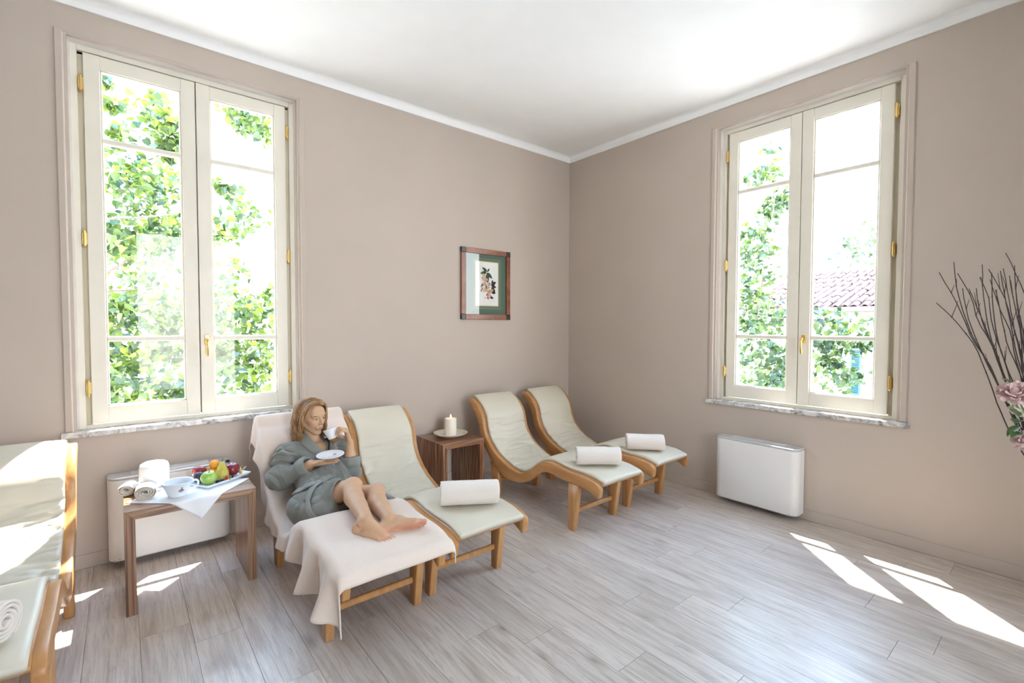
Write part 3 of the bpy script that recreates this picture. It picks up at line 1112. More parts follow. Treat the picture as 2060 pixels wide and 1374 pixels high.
def towel_roll(r, L, turns, seed, sq=0.93, core=0.012):
    """a towel rolled up: spiral of cloth, its axis along local x, resting on z = 0"""
    no = Noise(seed)
    n = int(turns * 22)
    th = (r - core) / turns * 0.80
    rows = []
    xs = np.concatenate([[-L / 2], np.linspace(-L / 2 + 0.006, L / 2 - 0.006, 13), [L / 2]])
    outer, inner = [], []
    for i in range(n + 1):
        a = 2 * PI * turns * i / n
        rad = core + (r - core) * i / n
        fi = i / n
        fade = 1.0
        if i > n - 4:
            fade = 0.35 + 0.65 * (n - i) / 4
        o, q = [], []
        for x in xs:
            e = 1.0 if abs(x) < L / 2 - 0.004 else 0.72
            w = 0.0055 * float(no(x * 9, a * 1.3, 0.5)) * fi + 0.0018 * float(no(x * 34, a * 3.0, 4.5)) * fi
            shift = 0.006 * float(no(a * 0.7, fi * 3, 8.5)) * (1 if abs(x) > L / 2 - 0.02 else 0)
            for lst, rr_ in ((o, rad + w + th * 0.5 * e * fade), (q, rad + w - th * 0.5 * e * fade)):
                ang = -a + 0.22
                lst.append((x + shift, rr_ * math.cos(ang), rr_ * math.sin(ang) * sq))
        outer.append(o)
        inner.append(q)
    A, B = np.array(outer), np.array(inner)
    zmin = min(A[..., 2].min(), B[..., 2].min())
    A[..., 2] -= zmin
    B[..., 2] -= zmin
    mb = MB()
    mb.grid(A)
    mb.grid(B, flip=True)
    mb.grid(np.stack([A[:, 0], B[:, 0]], 1), flip=True)
    mb.grid(np.stack([A[:, -1], B[:, -1]], 1))
    mb.grid(np.stack([A[0], B[0]], 0), flip=True)
    mb.grid(np.stack([A[-1], B[-1]], 0))
    return mb


GT = 'rolled towels laid on the loungers'
for nm, x, y, z, a, L, r, sd_, lab in (
        ('c2', -2.535, -1.640, 0.464, -31, 0.335, 0.075, 3, 'cream rolled towel on the lounger next to the seated woman'),
        ('c3', -1.340, -1.592, 0.464, -40, 0.325, 0.074, 5, 'cream rolled towel on the lounger right of the candle table'),
        ('c4', -0.705, -1.560, 0.464, -46, 0.305, 0.073, 9, 'cream rolled towel on the corner lounger, farthest from the woman'),
        ('c0', -4.535, -1.600, 0.468, -28, 0.335, 0.072, 13, 'rolled towel with coiled end at the left edge, on the sunlit lounger')):
    o = weld(obj('rolled_towel', towel_roll(r, L, 4.2, sd_), M_towel, None, (x, y, z), (0, 0, math.radians(a))))
    tag(o, lab, 'towel', GT)


def draped_towel():
    """big towel laid over a whole lounger; local frame of the lounger (origin under its seat)"""
    pathc = [(-0.185, 0.690), (-0.190, 0.76), (-0.196, 0.815), (-0.212, 0.848), (-0.243, 0.858)]
    pathc += [tuple(q) for q in (UPc[14:-6:9] + 0.0)]
    # lift above the padding
    P = np.array(pathc)
    T = np.gradient(P, axis=0)
    T /= np.linalg.norm(T, axis=1)[:, None]
    Nn = np.stack([T[:, 1], -T[:, 0]], 1)
    Nn[Nn[:, 1] < 0] *= -1
    Nn[:4] = 0
    P = P + Nn * 0.034
    P = np.vstack([P, [(-1.800, 0.437), (-1.822, 0.424), (-1.832, 0.405), (-1.836, 0.385)]])
    nv = 170
    P = resample(P, nv) + [1.0, 0]
    no = Noise(77)
    HL_y = [-1.00, -0.93, -0.86, -0.64, -0.46, -0.34, -0.20, -0.06, 0.04, 0.20, 0.34, 0.46, 0.54, 0.58, 0.64, 0.74, 0.82]
    HL_l = [0.30, 0.27, 0.215, 0.225, 0.235, 0.225, 0.17, 0.115, 0.09, 0.095, 0.11, 0.115, 0.12, 0.13, 0.155, 0.18, 0.16]
    us = np.concatenate([np.linspace(-1, 0, 20)[:-1], np.linspace(0, 1, 30), np.linspace(1, 2, 9)[1:]])
    rows = []
    hw = 0.266
    for i in range(nv):
        y, z = P[i]
        s = i / (nv - 1)
        hl = np.interp(y, HL_y[::1], HL_l)
        if s < 0.03:
            hl *= 0.9
        hr = np.interp(y, [-1.0, -0.86, -0.78, -0.2, 0.5, 0.82], [0.11, 0.09, 0.05, 0.045, 0.05, 0.06])
        pull = 0.55 * math.exp(-((y + 0.02) / 0.22) ** 2)      # creases near the seat
        q = []
        for u in us:
            if u < 0 or u > 1:
                t = (-u) * hl if u < 0 else (u - 1) * hr
                sg = -1 if u < 0 else 1
                r = 0.020
                if t < r * PI / 2:
                    a = t / r
                    dx, dz = r * math.sin(a), -r * (1 - math.cos(a))
                else:
                    dx, dz = r, -r - (t - r * PI / 2)
                d = max(0.0, t - 0.01)
                k1 = 1 if u < 0 else 0.25
                fold = k1 * d * (0.38 * math.sin(y * 24 + 1.5 * float(no(y * 3, 1.5, 2.5))) * (1 if y < 0.2 else 0.5) + 0.14 * math.sin(y * 51 + 2))
                flare = (0.10 if u < 0 else 0.03) * d
                x = sg * (hw - 0.001 + dx + flare + fold * 0.5 + (0.06 * d if u < 0 else 0))
                yy = y + (0.08 * d * math.cos(y * 24) if u < 0 else 0) - (0.06 * d if y < -0.8 else 0)
                zz = z + dz + 0.006 * float(no(y * 9, t * 10, 5.5))
                if t > 0 and s < 0.05:
                    zz = z + dz * 0.9
                q.append((x, yy, max(zz, 0.02)))
            else:
                x = -hw + 2 * hw * u
                h = 0.003 * float(no(x * 9, s * 14, 9.5)) + 0.004 * float(no(x * 4 + s * 5, s * 26, 3.5)) * (0.4 + pull * 2)
                q.append((x, y, z + h + 0.001))
        rows.append(q)
    mb = MB().sheet(rows, -0.006)
    return mb


dt = weld(obj('draped_towel', draped_towel(), M_sheet, None, (-3.110, -1.10, 0.0)))
tag(dt, 'large blush-white towel draped over the woman\'s lounger, its corner hanging', 'towel')

# ================================================================== candle
M_wax = plain('ivory_wax', (0.86, 0.80, 0.68), 0.5, 0.4, var=0.01, sub=0.15)
M_wick = plain('wick', (0.03, 0.025, 0.02), 0.9)
M_plate = plain('cream_glaze', (0.74, 0.66, 0.50), 0.22, 0.5, var=0.05, scale=14)
M_plate2 = plain('white_glaze', (0.80, 0.78, 0.73), 0.22, 0.5, var=0.03)


def flame_mat():
    m = bpy.data.materials.new('flame')
    m.use_nodes = True
    nt = m.node_tree
    b = nt.nodes['Principled BSDF']
    b.inputs['Base Color'].default_value = (1, 0.6, 0.25, 1)
    b.inputs['Emission Color'].default_value = (1.0, 0.62, 0.30, 1)
    b.inputs['Emission Strength'].default_value = 9.0
    return m


cx, cy = -1.800, -0.262
pl = obj('plate', MB().lathe([(0.0, 0.004), (0.062, 0.004), (0.066, 0.0), (0.076, 0.0), (0.082, 0.006), (0.125, 0.018), (0.152, 0.034), (0.155, 0.038), (0.150, 0.0385), (0.122, 0.0235), (0.110, 0.0165)], n=48, lid=False), M_plate, None, (cx, cy, 0.5005))
tag(pl, 'round cream plate under the lit candle on the dark striped table', 'plate')
obj('plate_well', MB().lathe([(0.112, 0.0172), (0.085, 0.0135), (0.0, 0.0125)], n=48, lid=False), M_plate2, pl, label='paler glazed middle')
ca = empty('candle', (cx, cy, 0.5145))
tag(ca, 'lit ivory pillar candle on the round plate', 'candle')
o = obj('wax', MB().lathe([(0.0, 0), (0.052, 0), (0.0535, 0.003), (0.0535, 0.146), (0.0515, 0.151), (0.047, 0.152), (0.035, 0.145), (0.012, 0.142), (0.0, 0.142)], n=36), M_wax, ca)
obj('wick', MB().tube([(0, 0, 0.140), (0.001, 0, 0.150), (0.003, 0, 0.158)], 0.0014, 6), M_wick, ca)
obj('flame', MB().lathe([(0.0, 0.152), (0.0045, 0.157), (0.0062, 0.163), (0.0048, 0.172), (0.0022, 0.181), (0.0, 0.188)], (0.002, 0, 0), 12), flame_mat(), ca)

# ================================================================== the bench table's load
M_cloth = plain('white_napkin', (0.84, 0.85, 0.88), 0.9, 0.1, var=0.02, bump=0.1, bscale=300)
M_china = plain('white_china', (0.84, 0.85, 0.87), 0.16, 0.5, var=0.01)
M_china_blue = plain('cool_white_china', (0.76, 0.81, 0.86), 0.14, 0.5, var=0.01)
ZT = 0.545


def napkin():
    T = np.array([-3.758, -0.925])
    R = np.array([0.650, 0.760])
    Lv = np.array([-0.760, 0.650])
    n = 44
    no = Noise(5)
    rows = []
    for i in range(n):
        q = []
        for j in range(n):
            p = T + R * 0.425 * i / (n - 1) + Lv * 0.425 * j / (n - 1)
            y = p[1]
            z = ZT + 0.0025
            if y < -0.805:
                d = -0.805 - y
                r = 0.005
                if d < r * PI / 2:
                    a = d / r
                    y, z = -0.805 - r * math.sin(a) - 0.0, z - r * (1 - math.cos(a))
                else:
                    y, z = -0.805 - r - 0.05 * d * (1 + math.sin(p[0] * 60)) * 0.6, z - r - (d - r * PI / 2)
            z += 0.0012 * (1 + float(no(p[0] * 16, p[1] * 16, .5)))
            q.append((p[0], y, z))
        rows.append(q)
    return MB().sheet(rows, 0.0018)


nk = weld(obj('napkin', napkin(), M_cloth))
tag(nk, 'white napkin spread cornerwise on the bench table, one corner hanging down', 'napkin')
ZN = ZT + 0.005

M_fold = terry('beige_terry', (0.66, 0.56, 0.46))
M_roll = terry('white_terry', (0.84, 0.81, 0.77))
for x, y, a, L, r, sd_, lab in ((-3.993, -0.604, 84, 0.118, 0.050, 31, 'small rolled hand towel at the bench front, coiled end towards the room'),
                                (-4.068, -0.470, 80, 0.110, 0.040, 37, 'small rolled hand towel at the bench\'s left end, behind the other roll')):
    o = weld(obj('hand_towel_roll', towel_roll(r, L, 3.6, sd_, sq=0.74), [M_roll, M_fold], None, (x, y, ZN), (0, 0, math.radians(a))))
    for pgn in o.data.polygons:
        if abs(pgn.normal.x) > 0.6 and abs(abs(pgn.center.x) - L / 2) < 0.012:
            pgn.material_index = 1
    tag(o, lab, 'hand towel', 'rolled hand towels on the bench table')

jr = obj('jar', MB().lathe([(0.0, 0.0), (0.064, 0.0), (0.069, 0.004), (0.071, 0.02), (0.0715, 0.115), (0.070, 0.135), (0.064, 0.149), (0.052, 0.156), (0.030, 0.159), (0.0, 0.160)], n=40), M_china, None, (-3.948, -0.470, ZN))
tag(jr, 'tall white round-shouldered jar behind the bowl, bleached by sun', 'jar')

bw = empty('china_bowl', (-3.856, -0.690, ZN))
tag(bw, 'white china bowl with one loop handle and small crest', 'bowl')
obj('bowl_body', MB().lathe([(0.0, 0.0), (0.040, 0.0), (0.043, 0.003), (0.0435, 0.007), (0.052, 0.026), (0.064, 0.054), (0.073, 0.074), (0.078, 0.081), (0.076, 0.082), (0.070, 0.073), (0.060, 0.052), (0.046, 0.022), (0.030, 0.009), (0.0, 0.008)], n=44), M_china_blue, bw)
obj('handle', MB().tube(resample([(0.066, 0.012, 0.060), (0.086, 0.018, 0.066), (0.100, 0.022, 0.056), (0.098, 0.021, 0.036), (0.080, 0.016, 0.024), (0.053, 0.010, 0.026)], 22), [0.006] * 22, 9), M_china_blue, bw)
obj('handle_lug', MB().tube([(-0.070, -0.018, 0.066), (-0.083, -0.022, 0.071), (-0.086, -0.023, 0.073)], [0.007, 0.005, 0.002], 8), M_china_blue, bw)
# small crest printed on the wall of the bowl, facing the room
M_crest = plain('crest_print', (0.22, 0.13, 0.14), 0.4, var=0.3, scale=200)
mb = MB()
def on_bowl(a, z):
    r = 0.052 + (z - 0.026) * (0.064 - 0.052) / 0.028 + 0.0009
    return (r * math.cos(a), r * math.sin(a), z)
for a0, z0, w, h in ((0, .044, .016, .016), (-.0, .0565, .009, .006), (0.17, .039, .010, .008), (-.17, .039, .010, .008), (0, .0325, .020, .0045)):
    ca_, n = math.radians(-75) + a0, 10
    vs = [on_bowl(ca_, z0)] + [on_bowl(ca_ + w / .058 * .5 * math.cos(2 * PI * i / n), z0 + h * .5 * math.sin(2 * PI * i / n)) for i in range(n)]
    mb.add(vs, [(0, i + 1, (i + 1) % n + 1) for i in range(n)])
obj('crest', mb, M_crest, bw, label='small dark crest')

# tray: oblong white china with a raised rim
def tray():
    ax, ay, R = 0.150, 0.098, 0.012
    def ring(dx, dy, z):
        q = []
        for cx_, cy_, a0 in ((ax - R, ay - R, 0), (-ax + R, ay - R, PI / 2), (-ax + R, -ay + R, PI), (ax - R, -ay + R, 1.5 * PI)):
            for t in np.linspace(0, PI / 2, 4):
                q.append(((cx_ + R * math.cos(a0 + t)) * dx, (cy_ + R * math.sin(a0 + t)) * dy, z))
        return q
    rows = [ring(0.86, 0.80, 0.0), ring(0.90, 0.86, 0.002), ring(1.0, 1.0, 0.019), ring(1.0, 1.0, 0.0215), ring(0.985, 0.98, 0.0215), ring(0.89, 0.845, 0.0065), ring(0.86, 0.80, 0.006)]
    mb = MB().grid(rows, wrap=True)
    n = len(rows[0])
    mb.add(rows[0], [tuple(range(n))[::-1]])
    mb.add(rows[-1], [tuple(range(n))])
    return mb


TX, TY, TA = -3.636, -0.535, math.radians(31)
tr_ = weld(obj('fruit_tray', tray(), M_china_blue, None, (TX, TY, ZN), (0, 0, TA)))
autosmooth(tr_, 50)
tag(tr_, 'oblong white china tray holding the fruit', 'tray')
ZF = ZN + 0.0085


def fruit_mat(name, a, b2, rough=0.35, scale=6.0, coat=0.25, spots=None, sub=0.08):
    m, nt, bs = nodes_of(name)
    bs.inputs['Roughness'].default_value = rough
    bs.inputs['Coat Weight'].default_value = coat
    bs.inputs['Subsurface Weight'].default_value = sub
    bs.inputs['Subsurface Radius'].default_value = (0.01, 0.005, 0.003)
    tc = N(nt, 'ShaderNodeTexCoord')
    nz = N(nt, 'ShaderNodeTexNoise', Scale=scale, Detail=4.0)
    nt.links.new(tc.outputs['Object'], nz.inputs['Vector'])
    r = ramp(nt, [(0.35, a), (0.65, b2)])
    nt.links.new(nz.outputs['Fac'], r.inputs['Fac'])
    out = r.outputs['Color']
    if spots:
        vo = N(nt, 'ShaderNodeTexNoise', Scale=spots[0], Detail=1.0)
        nt.links.new(tc.outputs['Object'], vo.inputs['Vector'])
        r2 = ramp(nt, [(0.62, (0, 0, 0)), (0.68, (1, 1, 1))])
        nt.links.new(vo.outputs['Fac'], r2.inputs['Fac'])
        mx = N(nt, 'ShaderNodeMix', data_type='RGBA')
        nt.links.new(r2.outputs['Color'], mx.inputs['Factor'])
        nt.links.new(out, mx.inputs['A'])
        mx.inputs['B'].default_value = tuple(spots[1]) + (1,)
        out = mx.outputs['Result']
    nt.links.new(out, bs.inputs['Base Color'])
    return m


F_green = fruit_mat('green_apple_skin', (0.27, 0.46, 0.06), (0.40, 0.58, 0.12), scale=18, spots=(160, (0.55, 0.66, 0.3)))
F_nect = fruit_mat('nectarine_skin', (0.22, 0.012, 0.025), (0.36, 0.045, 0.045), scale=22)
F_red = fruit_mat('red_apple_skin', (0.15, 0.006, 0.018), (0.27, 0.022, 0.035), scale=20)
F_plum = fruit_mat('plum_skin', (0.020, 0.014, 0.035), (0.055, 0.035, 0.075), rough=0.5, scale=20)
F_apri = fruit_mat('apricot_skin', (0.78, 0.30, 0.02), (0.85, 0.44, 0.05), rough=0.55, scale=24, coat=0.0)
F_pear = fruit_mat('pear_skin', (0.56, 0.46, 0.07), (0.68, 0.58, 0.13), rough=0.45, scale=22, spots=(190, (0.30, 0.22, 0.05)))
F_straw = fruit_mat('strawberry_skin', (0.55, 0.018, 0.010), (0.68, 0.05, 0.02), scale=40, spots=(420, (0.7, 0.45, 0.12)))
F_black = fruit_mat('blackberry_skin', (0.012, 0.008, 0.016), (0.035, 0.015, 0.03), rough=0.25, scale=60)
F_stem = plain('fruit_stem', (0.10, 0.055, 0.022), 0.8)
F_leaf = plain('fruit_leaf', (0.10, 0.22, 0.04), 0.6)
F_husk = plain('physalis_husk', (0.66, 0.48, 0.20), 0.7, var=0.2, scale=80)


def round_fruit(r, flat=0.92, dimple=0.18, n=28, lobe=0.0):
    prof = []
    for a in np.linspace(-PI / 2, PI / 2, 20):
        rr_ = r * math.cos(a)
        z = r * flat * math.sin(a)
        q = rr_ / r
        if a > 0:
            z -= r * dimple * math.exp(-(q / 0.28) ** 2)
        else:
            z += r * dimple * 0.5 * math.exp(-(q / 0.25) ** 2)
        prof.append((max(rr_, 1e-6), z))
    mb = MB().lathe(prof, n=n)
    if lobe:
        v = np.array(mb.v)
        a = np.arctan2(v[:, 1], v[:, 0])
        v[:, :2] *= (1 - lobe * np.exp(-((a) / 0.35) ** 2))[:, None]
        mb.v = [tuple(p) for p in v]
    mb.v = [(x, y, z) for x, y, z in mb.v]
    return mb


def fruit(name, r, mat, pos, label, cat, tilt=(0, 0, 0), flat=0.92, dimple=0.18, lobe=0.0, stem=0.012):
    e = empty(name, pos)
    e.rotation_euler = tilt
    weld(obj('skin', round_fruit(r, flat, dimple, lobe=lobe), mat, e))
    if stem:
        zt = r * flat - r * dimple
        obj('stem', MB().tube([(0, 0, zt - .002), (0.001, 0, zt + stem * .6), (0.004, 0.001, zt + stem)], [0.0018, 0.0015, 0.002], 6), F_stem, e)
    return tag(e, label, cat, 'fruit piled on the tray')


def onrim(r, flat=0.92):
    return ZF + r * flat * 0.985


fruit('green_apple', 0.043, F_green, (-3.697, -0.606, onrim(0.043)), 'green apple at the front of the fruit tray', 'apple', (0.25, -0.1, 0.4))
fruit('nectarine', 0.041, F_nect, (-3.726, -0.460, onrim(0.041) + 0.006), 'dark red nectarine at the back left of the fruit tray', 'nectarine', (0.2, 0.3, 1.0), lobe=0.07, stem=0)
fruit('plum', 0.033, F_plum, (-3.738, -0.541, onrim(0.033, 1.0)), 'dark blue plum tucked behind the green apple', 'plum', (0.3, 0.1, 2.0), flat=1.0, lobe=0.05, dimple=0.08, stem=0)
fruit('red_apple', 0.044, F_red, (-3.560, -0.505, onrim(0.044)), 'dark red apple at the right of the fruit pile', 'apple', (0.15, 0.1, 0.0))
fruit('apricot', 0.030, F_apri, (-3.668, -0.508, ZF + 0.0295), 'orange apricot in the middle of the fruit, left of the pear', 'apricot', (0.9, 0.1, -0.4), lobe=0.06, dimple=0.1, stem=0)
fruit('apricot', 0.029, F_apri, (-3.652, -0.436, ZF + 0.036), 'orange apricot half hidden behind the pear, beneath the top apricot', 'apricot', (0.4, 0.1, 0.9), lobe=0.06, dimple=0.1, stem=0)
fruit('apricot', 0.029, F_apri, (-3.648, -0.474, ZF + 0.0785), 'orange apricot on the very top of the fruit pile', 'apricot', (0.7, 0.2, 0.2), lobe=0.06, dimple=0.1, stem=0)

pe = empty('pear', (-3.624, -0.566, ZF + 0.001))
pe.rotation_euler = (-0.16, 0.10, 0.3)
weld(obj('skin', MB().lathe([(0.0, 0.003), (0.014, 0.0), (0.028, 0.008), (0.0365, 0.024), (0.0375, 0.038), (0.034, 0.054), (0.026, 0.070), (0.0195, 0.084), (0.0165, 0.096), (0.012, 0.104), (0.005, 0.107), (0.0, 0.106)], n=28), F_pear, pe))
obj('stem', MB().tube([(0, 0, 0.104), (0.001, 0, 0.116), (0.006, 0.002, 0.124)], [0.002, 0.0016, 0.0024], 6), F_stem, pe)
tag(pe, 'yellow pear standing upright in the middle of the fruit', 'pear', 'fruit piled on the tray')

sb = empty('strawberry', (-3.598, -0.604, ZF + 0.015))
sb.rotation_euler = (1.25, 0.0, 0.7)
weld(obj('flesh', MB().lathe([(0.0, -0.019), (0.006, -0.017), (0.013, -0.006), (0.0165, 0.006), (0.014, 0.014), (0.006, 0.017), (0.0, 0.0165)], n=18), F_straw, sb))
mb = MB()
for i in range(6):
    a = i * PI / 3
    c, s = math.cos(a), math.sin(a)
    mb.add([(0, 0, 0.018), (0.007 * c - 0.004 * s, 0.007 * s + 0.004 * c, 0.0185), (0.015 * c, 0.015 * s, 0.016), (0.007 * c + 0.004 * s, 0.007 * s - 0.004 * c, 0.0185)], [(0, 1, 2, 3)])
obj('calyx', mb, F_leaf, sb)
tag(sb, 'bright red strawberry at the front of the red apple', 'strawberry', 'fruit piled on the tray')


def blackberry():
    mb = MB()
    g = MB().lathe([(math.sin(a) * 1.0 + 1e-6, -math.cos(a)) for a in np.linspace(0, PI, 5)], n=6)
    rnd = random.Random(2)
    for k2, (rr_, z, n) in enumerate(((0.0045, -0.008, 5), (0.0075, -0.003, 8), (0.0078, 0.003, 8), (0.005, 0.008, 5), (0.0, 0.0105, 1))):
        for i in range(n):
            a = 2 * PI * (i + 0.5 * (k2 % 2)) / n
            c = (rr_ * math.cos(a), rr_ * math.sin(a), z)
            mb.add([(c[0] + x * 0.0036, c[1] + y * 0.0036, c[2] + zz * 0.0036) for x, y, zz in g.v], g.f, 0, True)
    return mb


bm_ = blackberry().mesh('blackberry')
for i, (x, y, z, lab) in enumerate(((-3.655, -0.628, 0.010, 'blackberry just right of the green apple on the tray'), (-3.632, -0.618, 0.010, 'blackberry in front of the pear\'s foot'),
                                    (-3.574, -0.566, 0.010, 'blackberry between the strawberry and the red apple'), (-3.580, -0.478, 0.089, 'dark blackberry lying on top of the red apple'))):
    o = link('blackberry', bm_, F_black, None, (x, y, ZF + z), (0.4 + i, 1.2, i))
    tag(o, lab, 'blackberry', 'fruit piled on the tray')

ph_ = empty('physalis', (-3.516, -0.522, ZF + 0.014))
weld(obj('berry', MB().lathe([(math.sin(a) * 0.0095 + 1e-6, -0.0095 * math.cos(a)) for a in np.linspace(0, PI, 10)], n=16), F_apri, ph_))
for i in range(5):
    a = i * 2 * PI / 5 + 0.3
    c, s = math.cos(a), math.sin(a)
    mb = MB().grid([[(0.004 * c, 0.004 * s, 0.008), (0.004 * c, 0.004 * s, 0.010)], [(0.018 * c - 0.009 * s, 0.018 * s + 0.009 * c, 0.016), (0.018 * c + 0.009 * s, 0.018 * s - 0.009 * c, 0.018)], [(0.034 * c - .004 * s, 0.034 * s + .004 * c, 0.030), (0.034 * c + .004 * s, 0.034 * s - .004 * c, 0.031)]])
    obj('husk_leaf', mb, F_husk, ph_)
tag(ph_, 'physalis with opened papery husk at the right end of the tray', 'physalis', 'fruit piled on the tray')

# ================================================================== twigs and roses at the right edge
M_twig = plain('dark_twig', (0.030, 0.016, 0.014), 0.7, var=0.3, scale=80)
M_rose = plain('blush_rose', (0.60, 0.42, 0.40), 0.6, 0.3, var=0.14, scale=45)
M_rose2 = plain('cream_rose', (0.74, 0.70, 0.58), 0.6, 0.3, var=0.06, scale=30)
M_rleaf = plain('rose_leaf', (0.09, 0.16, 0.05), 0.5, var=0.2, scale=60)
M_vase = plain('grey_stoneware', (0.30, 0.29, 0.27), 0.6)
TW = [[(-1.793, -3.548, 1.586), (-1.733, -3.577, 1.542), (-1.649, -3.629, 1.445), (-1.6, -3.652, 1.365), (-1.547, -3.679, 1.256), (-1.492, -3.707, 1.144), (-1.412, -3.757, 1.007)], [(-1.579, -3.52, 1.715), (-1.533, -3.575, 1.576), (-1.507, -3.613, 1.451), (-1.473, -3.657, 1.359), (-1.45, -3.692, 1.249), (-1.427, -3.727, 1.139), (-1.411, -3.755, 1.068)], [(-1.622, -3.568, 1.747), (-1.616, -3.574, 1.677), (-1.601, -3.587, 1.592), (-1.566, -3.62, 1.465), (-1.528, -3.653, 1.38), (-1.485, -3.69, 1.264), (-1.438, -3.732, 1.142), (-1.404, -3.762, 1.044)], [(-1.702, -3.59, 1.696), (-1.648, -3.621, 1.613), (-1.609, -3.64, 1.519), (-1.551, -3.675, 1.424), (-1.502, -3.703, 1.315), (-1.449, -3.736, 1.192), (-1.399, -3.765, 1.068)], [(-1.478, -3.577, 1.654), (-1.485, -3.595, 1.545), (-1.475, -3.628, 1.432), (-1.46, -3.665, 1.321), (-1.436, -3.709, 1.212), (-1.404, -3.761, 1.068)], [(-1.55, -3.604, 1.647), (-1.52, -3.635, 1.544), (-1.492, -3.665, 1.434), (-1.473, -3.687, 1.348), (-1.436, -3.726, 1.214), (-1.399, -3.765, 1.08)], [(-1.619, -3.632, 1.643), (-1.592, -3.645, 1.531), (-1.539, -3.678, 1.411), (-1.497, -3.703, 1.314), (-1.437, -3.744, 1.174), (-1.394, -3.768, 1.08)], [(-1.384, -3.621, 1.752), (-1.41, -3.631, 1.622), (-1.426, -3.649, 1.495), (-1.427, -3.678, 1.383), (-1.419, -3.715, 1.248), (-1.399, -3.764, 1.092)], [(-1.485, -3.626, 1.694), (-1.47, -3.65, 1.619), (-1.467, -3.666, 1.495), (-1.446, -3.697, 1.372), (-1.429, -3.725, 1.25), (-1.394, -3.768, 1.105)], [(-1.551, -3.656, 1.717), (-1.498, -3.695, 1.616), (-1.467, -3.716, 1.52), (-1.436, -3.738, 1.411), (-1.419, -3.747, 1.313), (-1.384, -3.776, 1.105)], [(-1.637, -3.672, 1.697), (-1.608, -3.674, 1.601), (-1.571, -3.684, 1.484), (-1.521, -3.703, 1.376), (-1.458, -3.735, 1.254), (-1.384, -3.775, 1.117)], [(-1.423, -3.649, 1.687), (-1.412, -3.676, 1.576), (-1.396, -3.708, 1.477), (-1.399, -3.723, 1.384), (-1.398, -3.742, 1.299), (-1.379, -3.779, 1.117)], [(-1.501, -3.672, 1.642), (-1.484, -3.688, 1.538), (-1.464, -3.706, 1.435), (-1.438, -3.727, 1.361), (-1.413, -3.748, 1.288), (-1.375, -3.783, 1.117)], [(-1.58, -3.69, 1.706), (-1.545, -3.703, 1.596), (-1.506, -3.72, 1.484), (-1.467, -3.736, 1.375), (-1.423, -3.757, 1.278), (-1.374, -3.783, 1.129)], [(-1.35, -3.678, 1.734), (-1.357, -3.697, 1.621), (-1.369, -3.712, 1.514), (-1.372, -3.734, 1.396), (-1.381, -3.749, 1.311), (-1.37, -3.787, 1.129)], [(-1.428, -3.702, 1.698), (-1.42, -3.715, 1.6), (-1.406, -3.734, 1.483), (-1.402, -3.745, 1.361), (-1.387, -3.763, 1.275), (-1.365, -3.791, 1.129)], [(-1.508, -3.72, 1.729), (-1.489, -3.726, 1.615), (-1.464, -3.737, 1.496), (-1.431, -3.755, 1.375), (-1.398, -3.772, 1.277), (-1.36, -3.794, 1.129)], [(-1.31, -3.68, 1.799), (-1.31, -3.709, 1.718), (-1.307, -3.742, 1.609), (-1.319, -3.763, 1.458), (-1.342, -3.777, 1.31), (-1.355, -3.798, 1.129)], [(-1.377, -3.718, 1.635), (-1.379, -3.731, 1.533), (-1.383, -3.742, 1.434), (-1.382, -3.757, 1.336), (-1.355, -3.798, 1.135)], [(-1.463, -3.736, 1.543), (-1.437, -3.747, 1.459), (-1.415, -3.754, 1.362), (-1.351, -3.802, 1.135)]]
fa = empty('flower_arrangement', (-1.27, -3.885, 0))
tag(fa, 'tall dark bare twigs with pale roses at the right edge of the room', 'flowers')
V0 = Vector(fa.location)
obj('vase', MB().lathe([(0.0, 0.0), (0.070, 0.0), (0.074, 0.006), (0.078, 0.20), (0.074, 0.52), (0.062, 0.74), (0.060, 0.80), (0.066, 0.83), (0.060, 0.83), (0.054, 0.79), (0.055, 0.70), (0.0, 0.68)], n=32), M_vase, fa)
rr = random.Random(12)
for i, t in enumerate(TW):
    pts = [Vector(p) - V0 for p in t]
    last = pts[-1]
    a = rr.uniform(0, 2 * PI)
    pts += [Vector((0.035 * math.cos(a) * 0.8 + last.x * 0.35, 0.035 * math.sin(a) * 0.8 + last.y * 0.35, 0.86)), Vector((0.025 * math.cos(a + 2.6), 0.025 * math.sin(a + 2.6), 0.70))]
    P = resample(pts, 26)
    for q in range(1, 22):
        P[q] += np.array([rr.uniform(-1, 1), rr.uniform(-1, 1), 0]) * 0.0012
    mb = MB().tube(P, np.linspace(0.0013, 0.0030, 26), 6)
    # little side shoots and nodes
    for q in (2, 4 + i % 3, 8):
        if rr.random() < 0.55:
            d = Vector((rr.uniform(-.3, .3), rr.uniform(-.3, .3), 1)).normalized() * rr.uniform(0.03, 0.07)
            b0 = Vector(P[q])
            mb.tube([b0, b0 + d * 0.5 + Vector((rr.uniform(-.004, .004), 0, 0)), b0 + d], [0.0014, 0.0011, 0.0008], 5)
        mb.tube([Vector(P[q]) - Vector((0, 0, .003)), Vector(P[q]), Vector(P[q]) + Vector((0, 0, .003))], [0.0012, 0.0026, 0.0012], 6)
    obj('twig', mb, M_twig, fa)


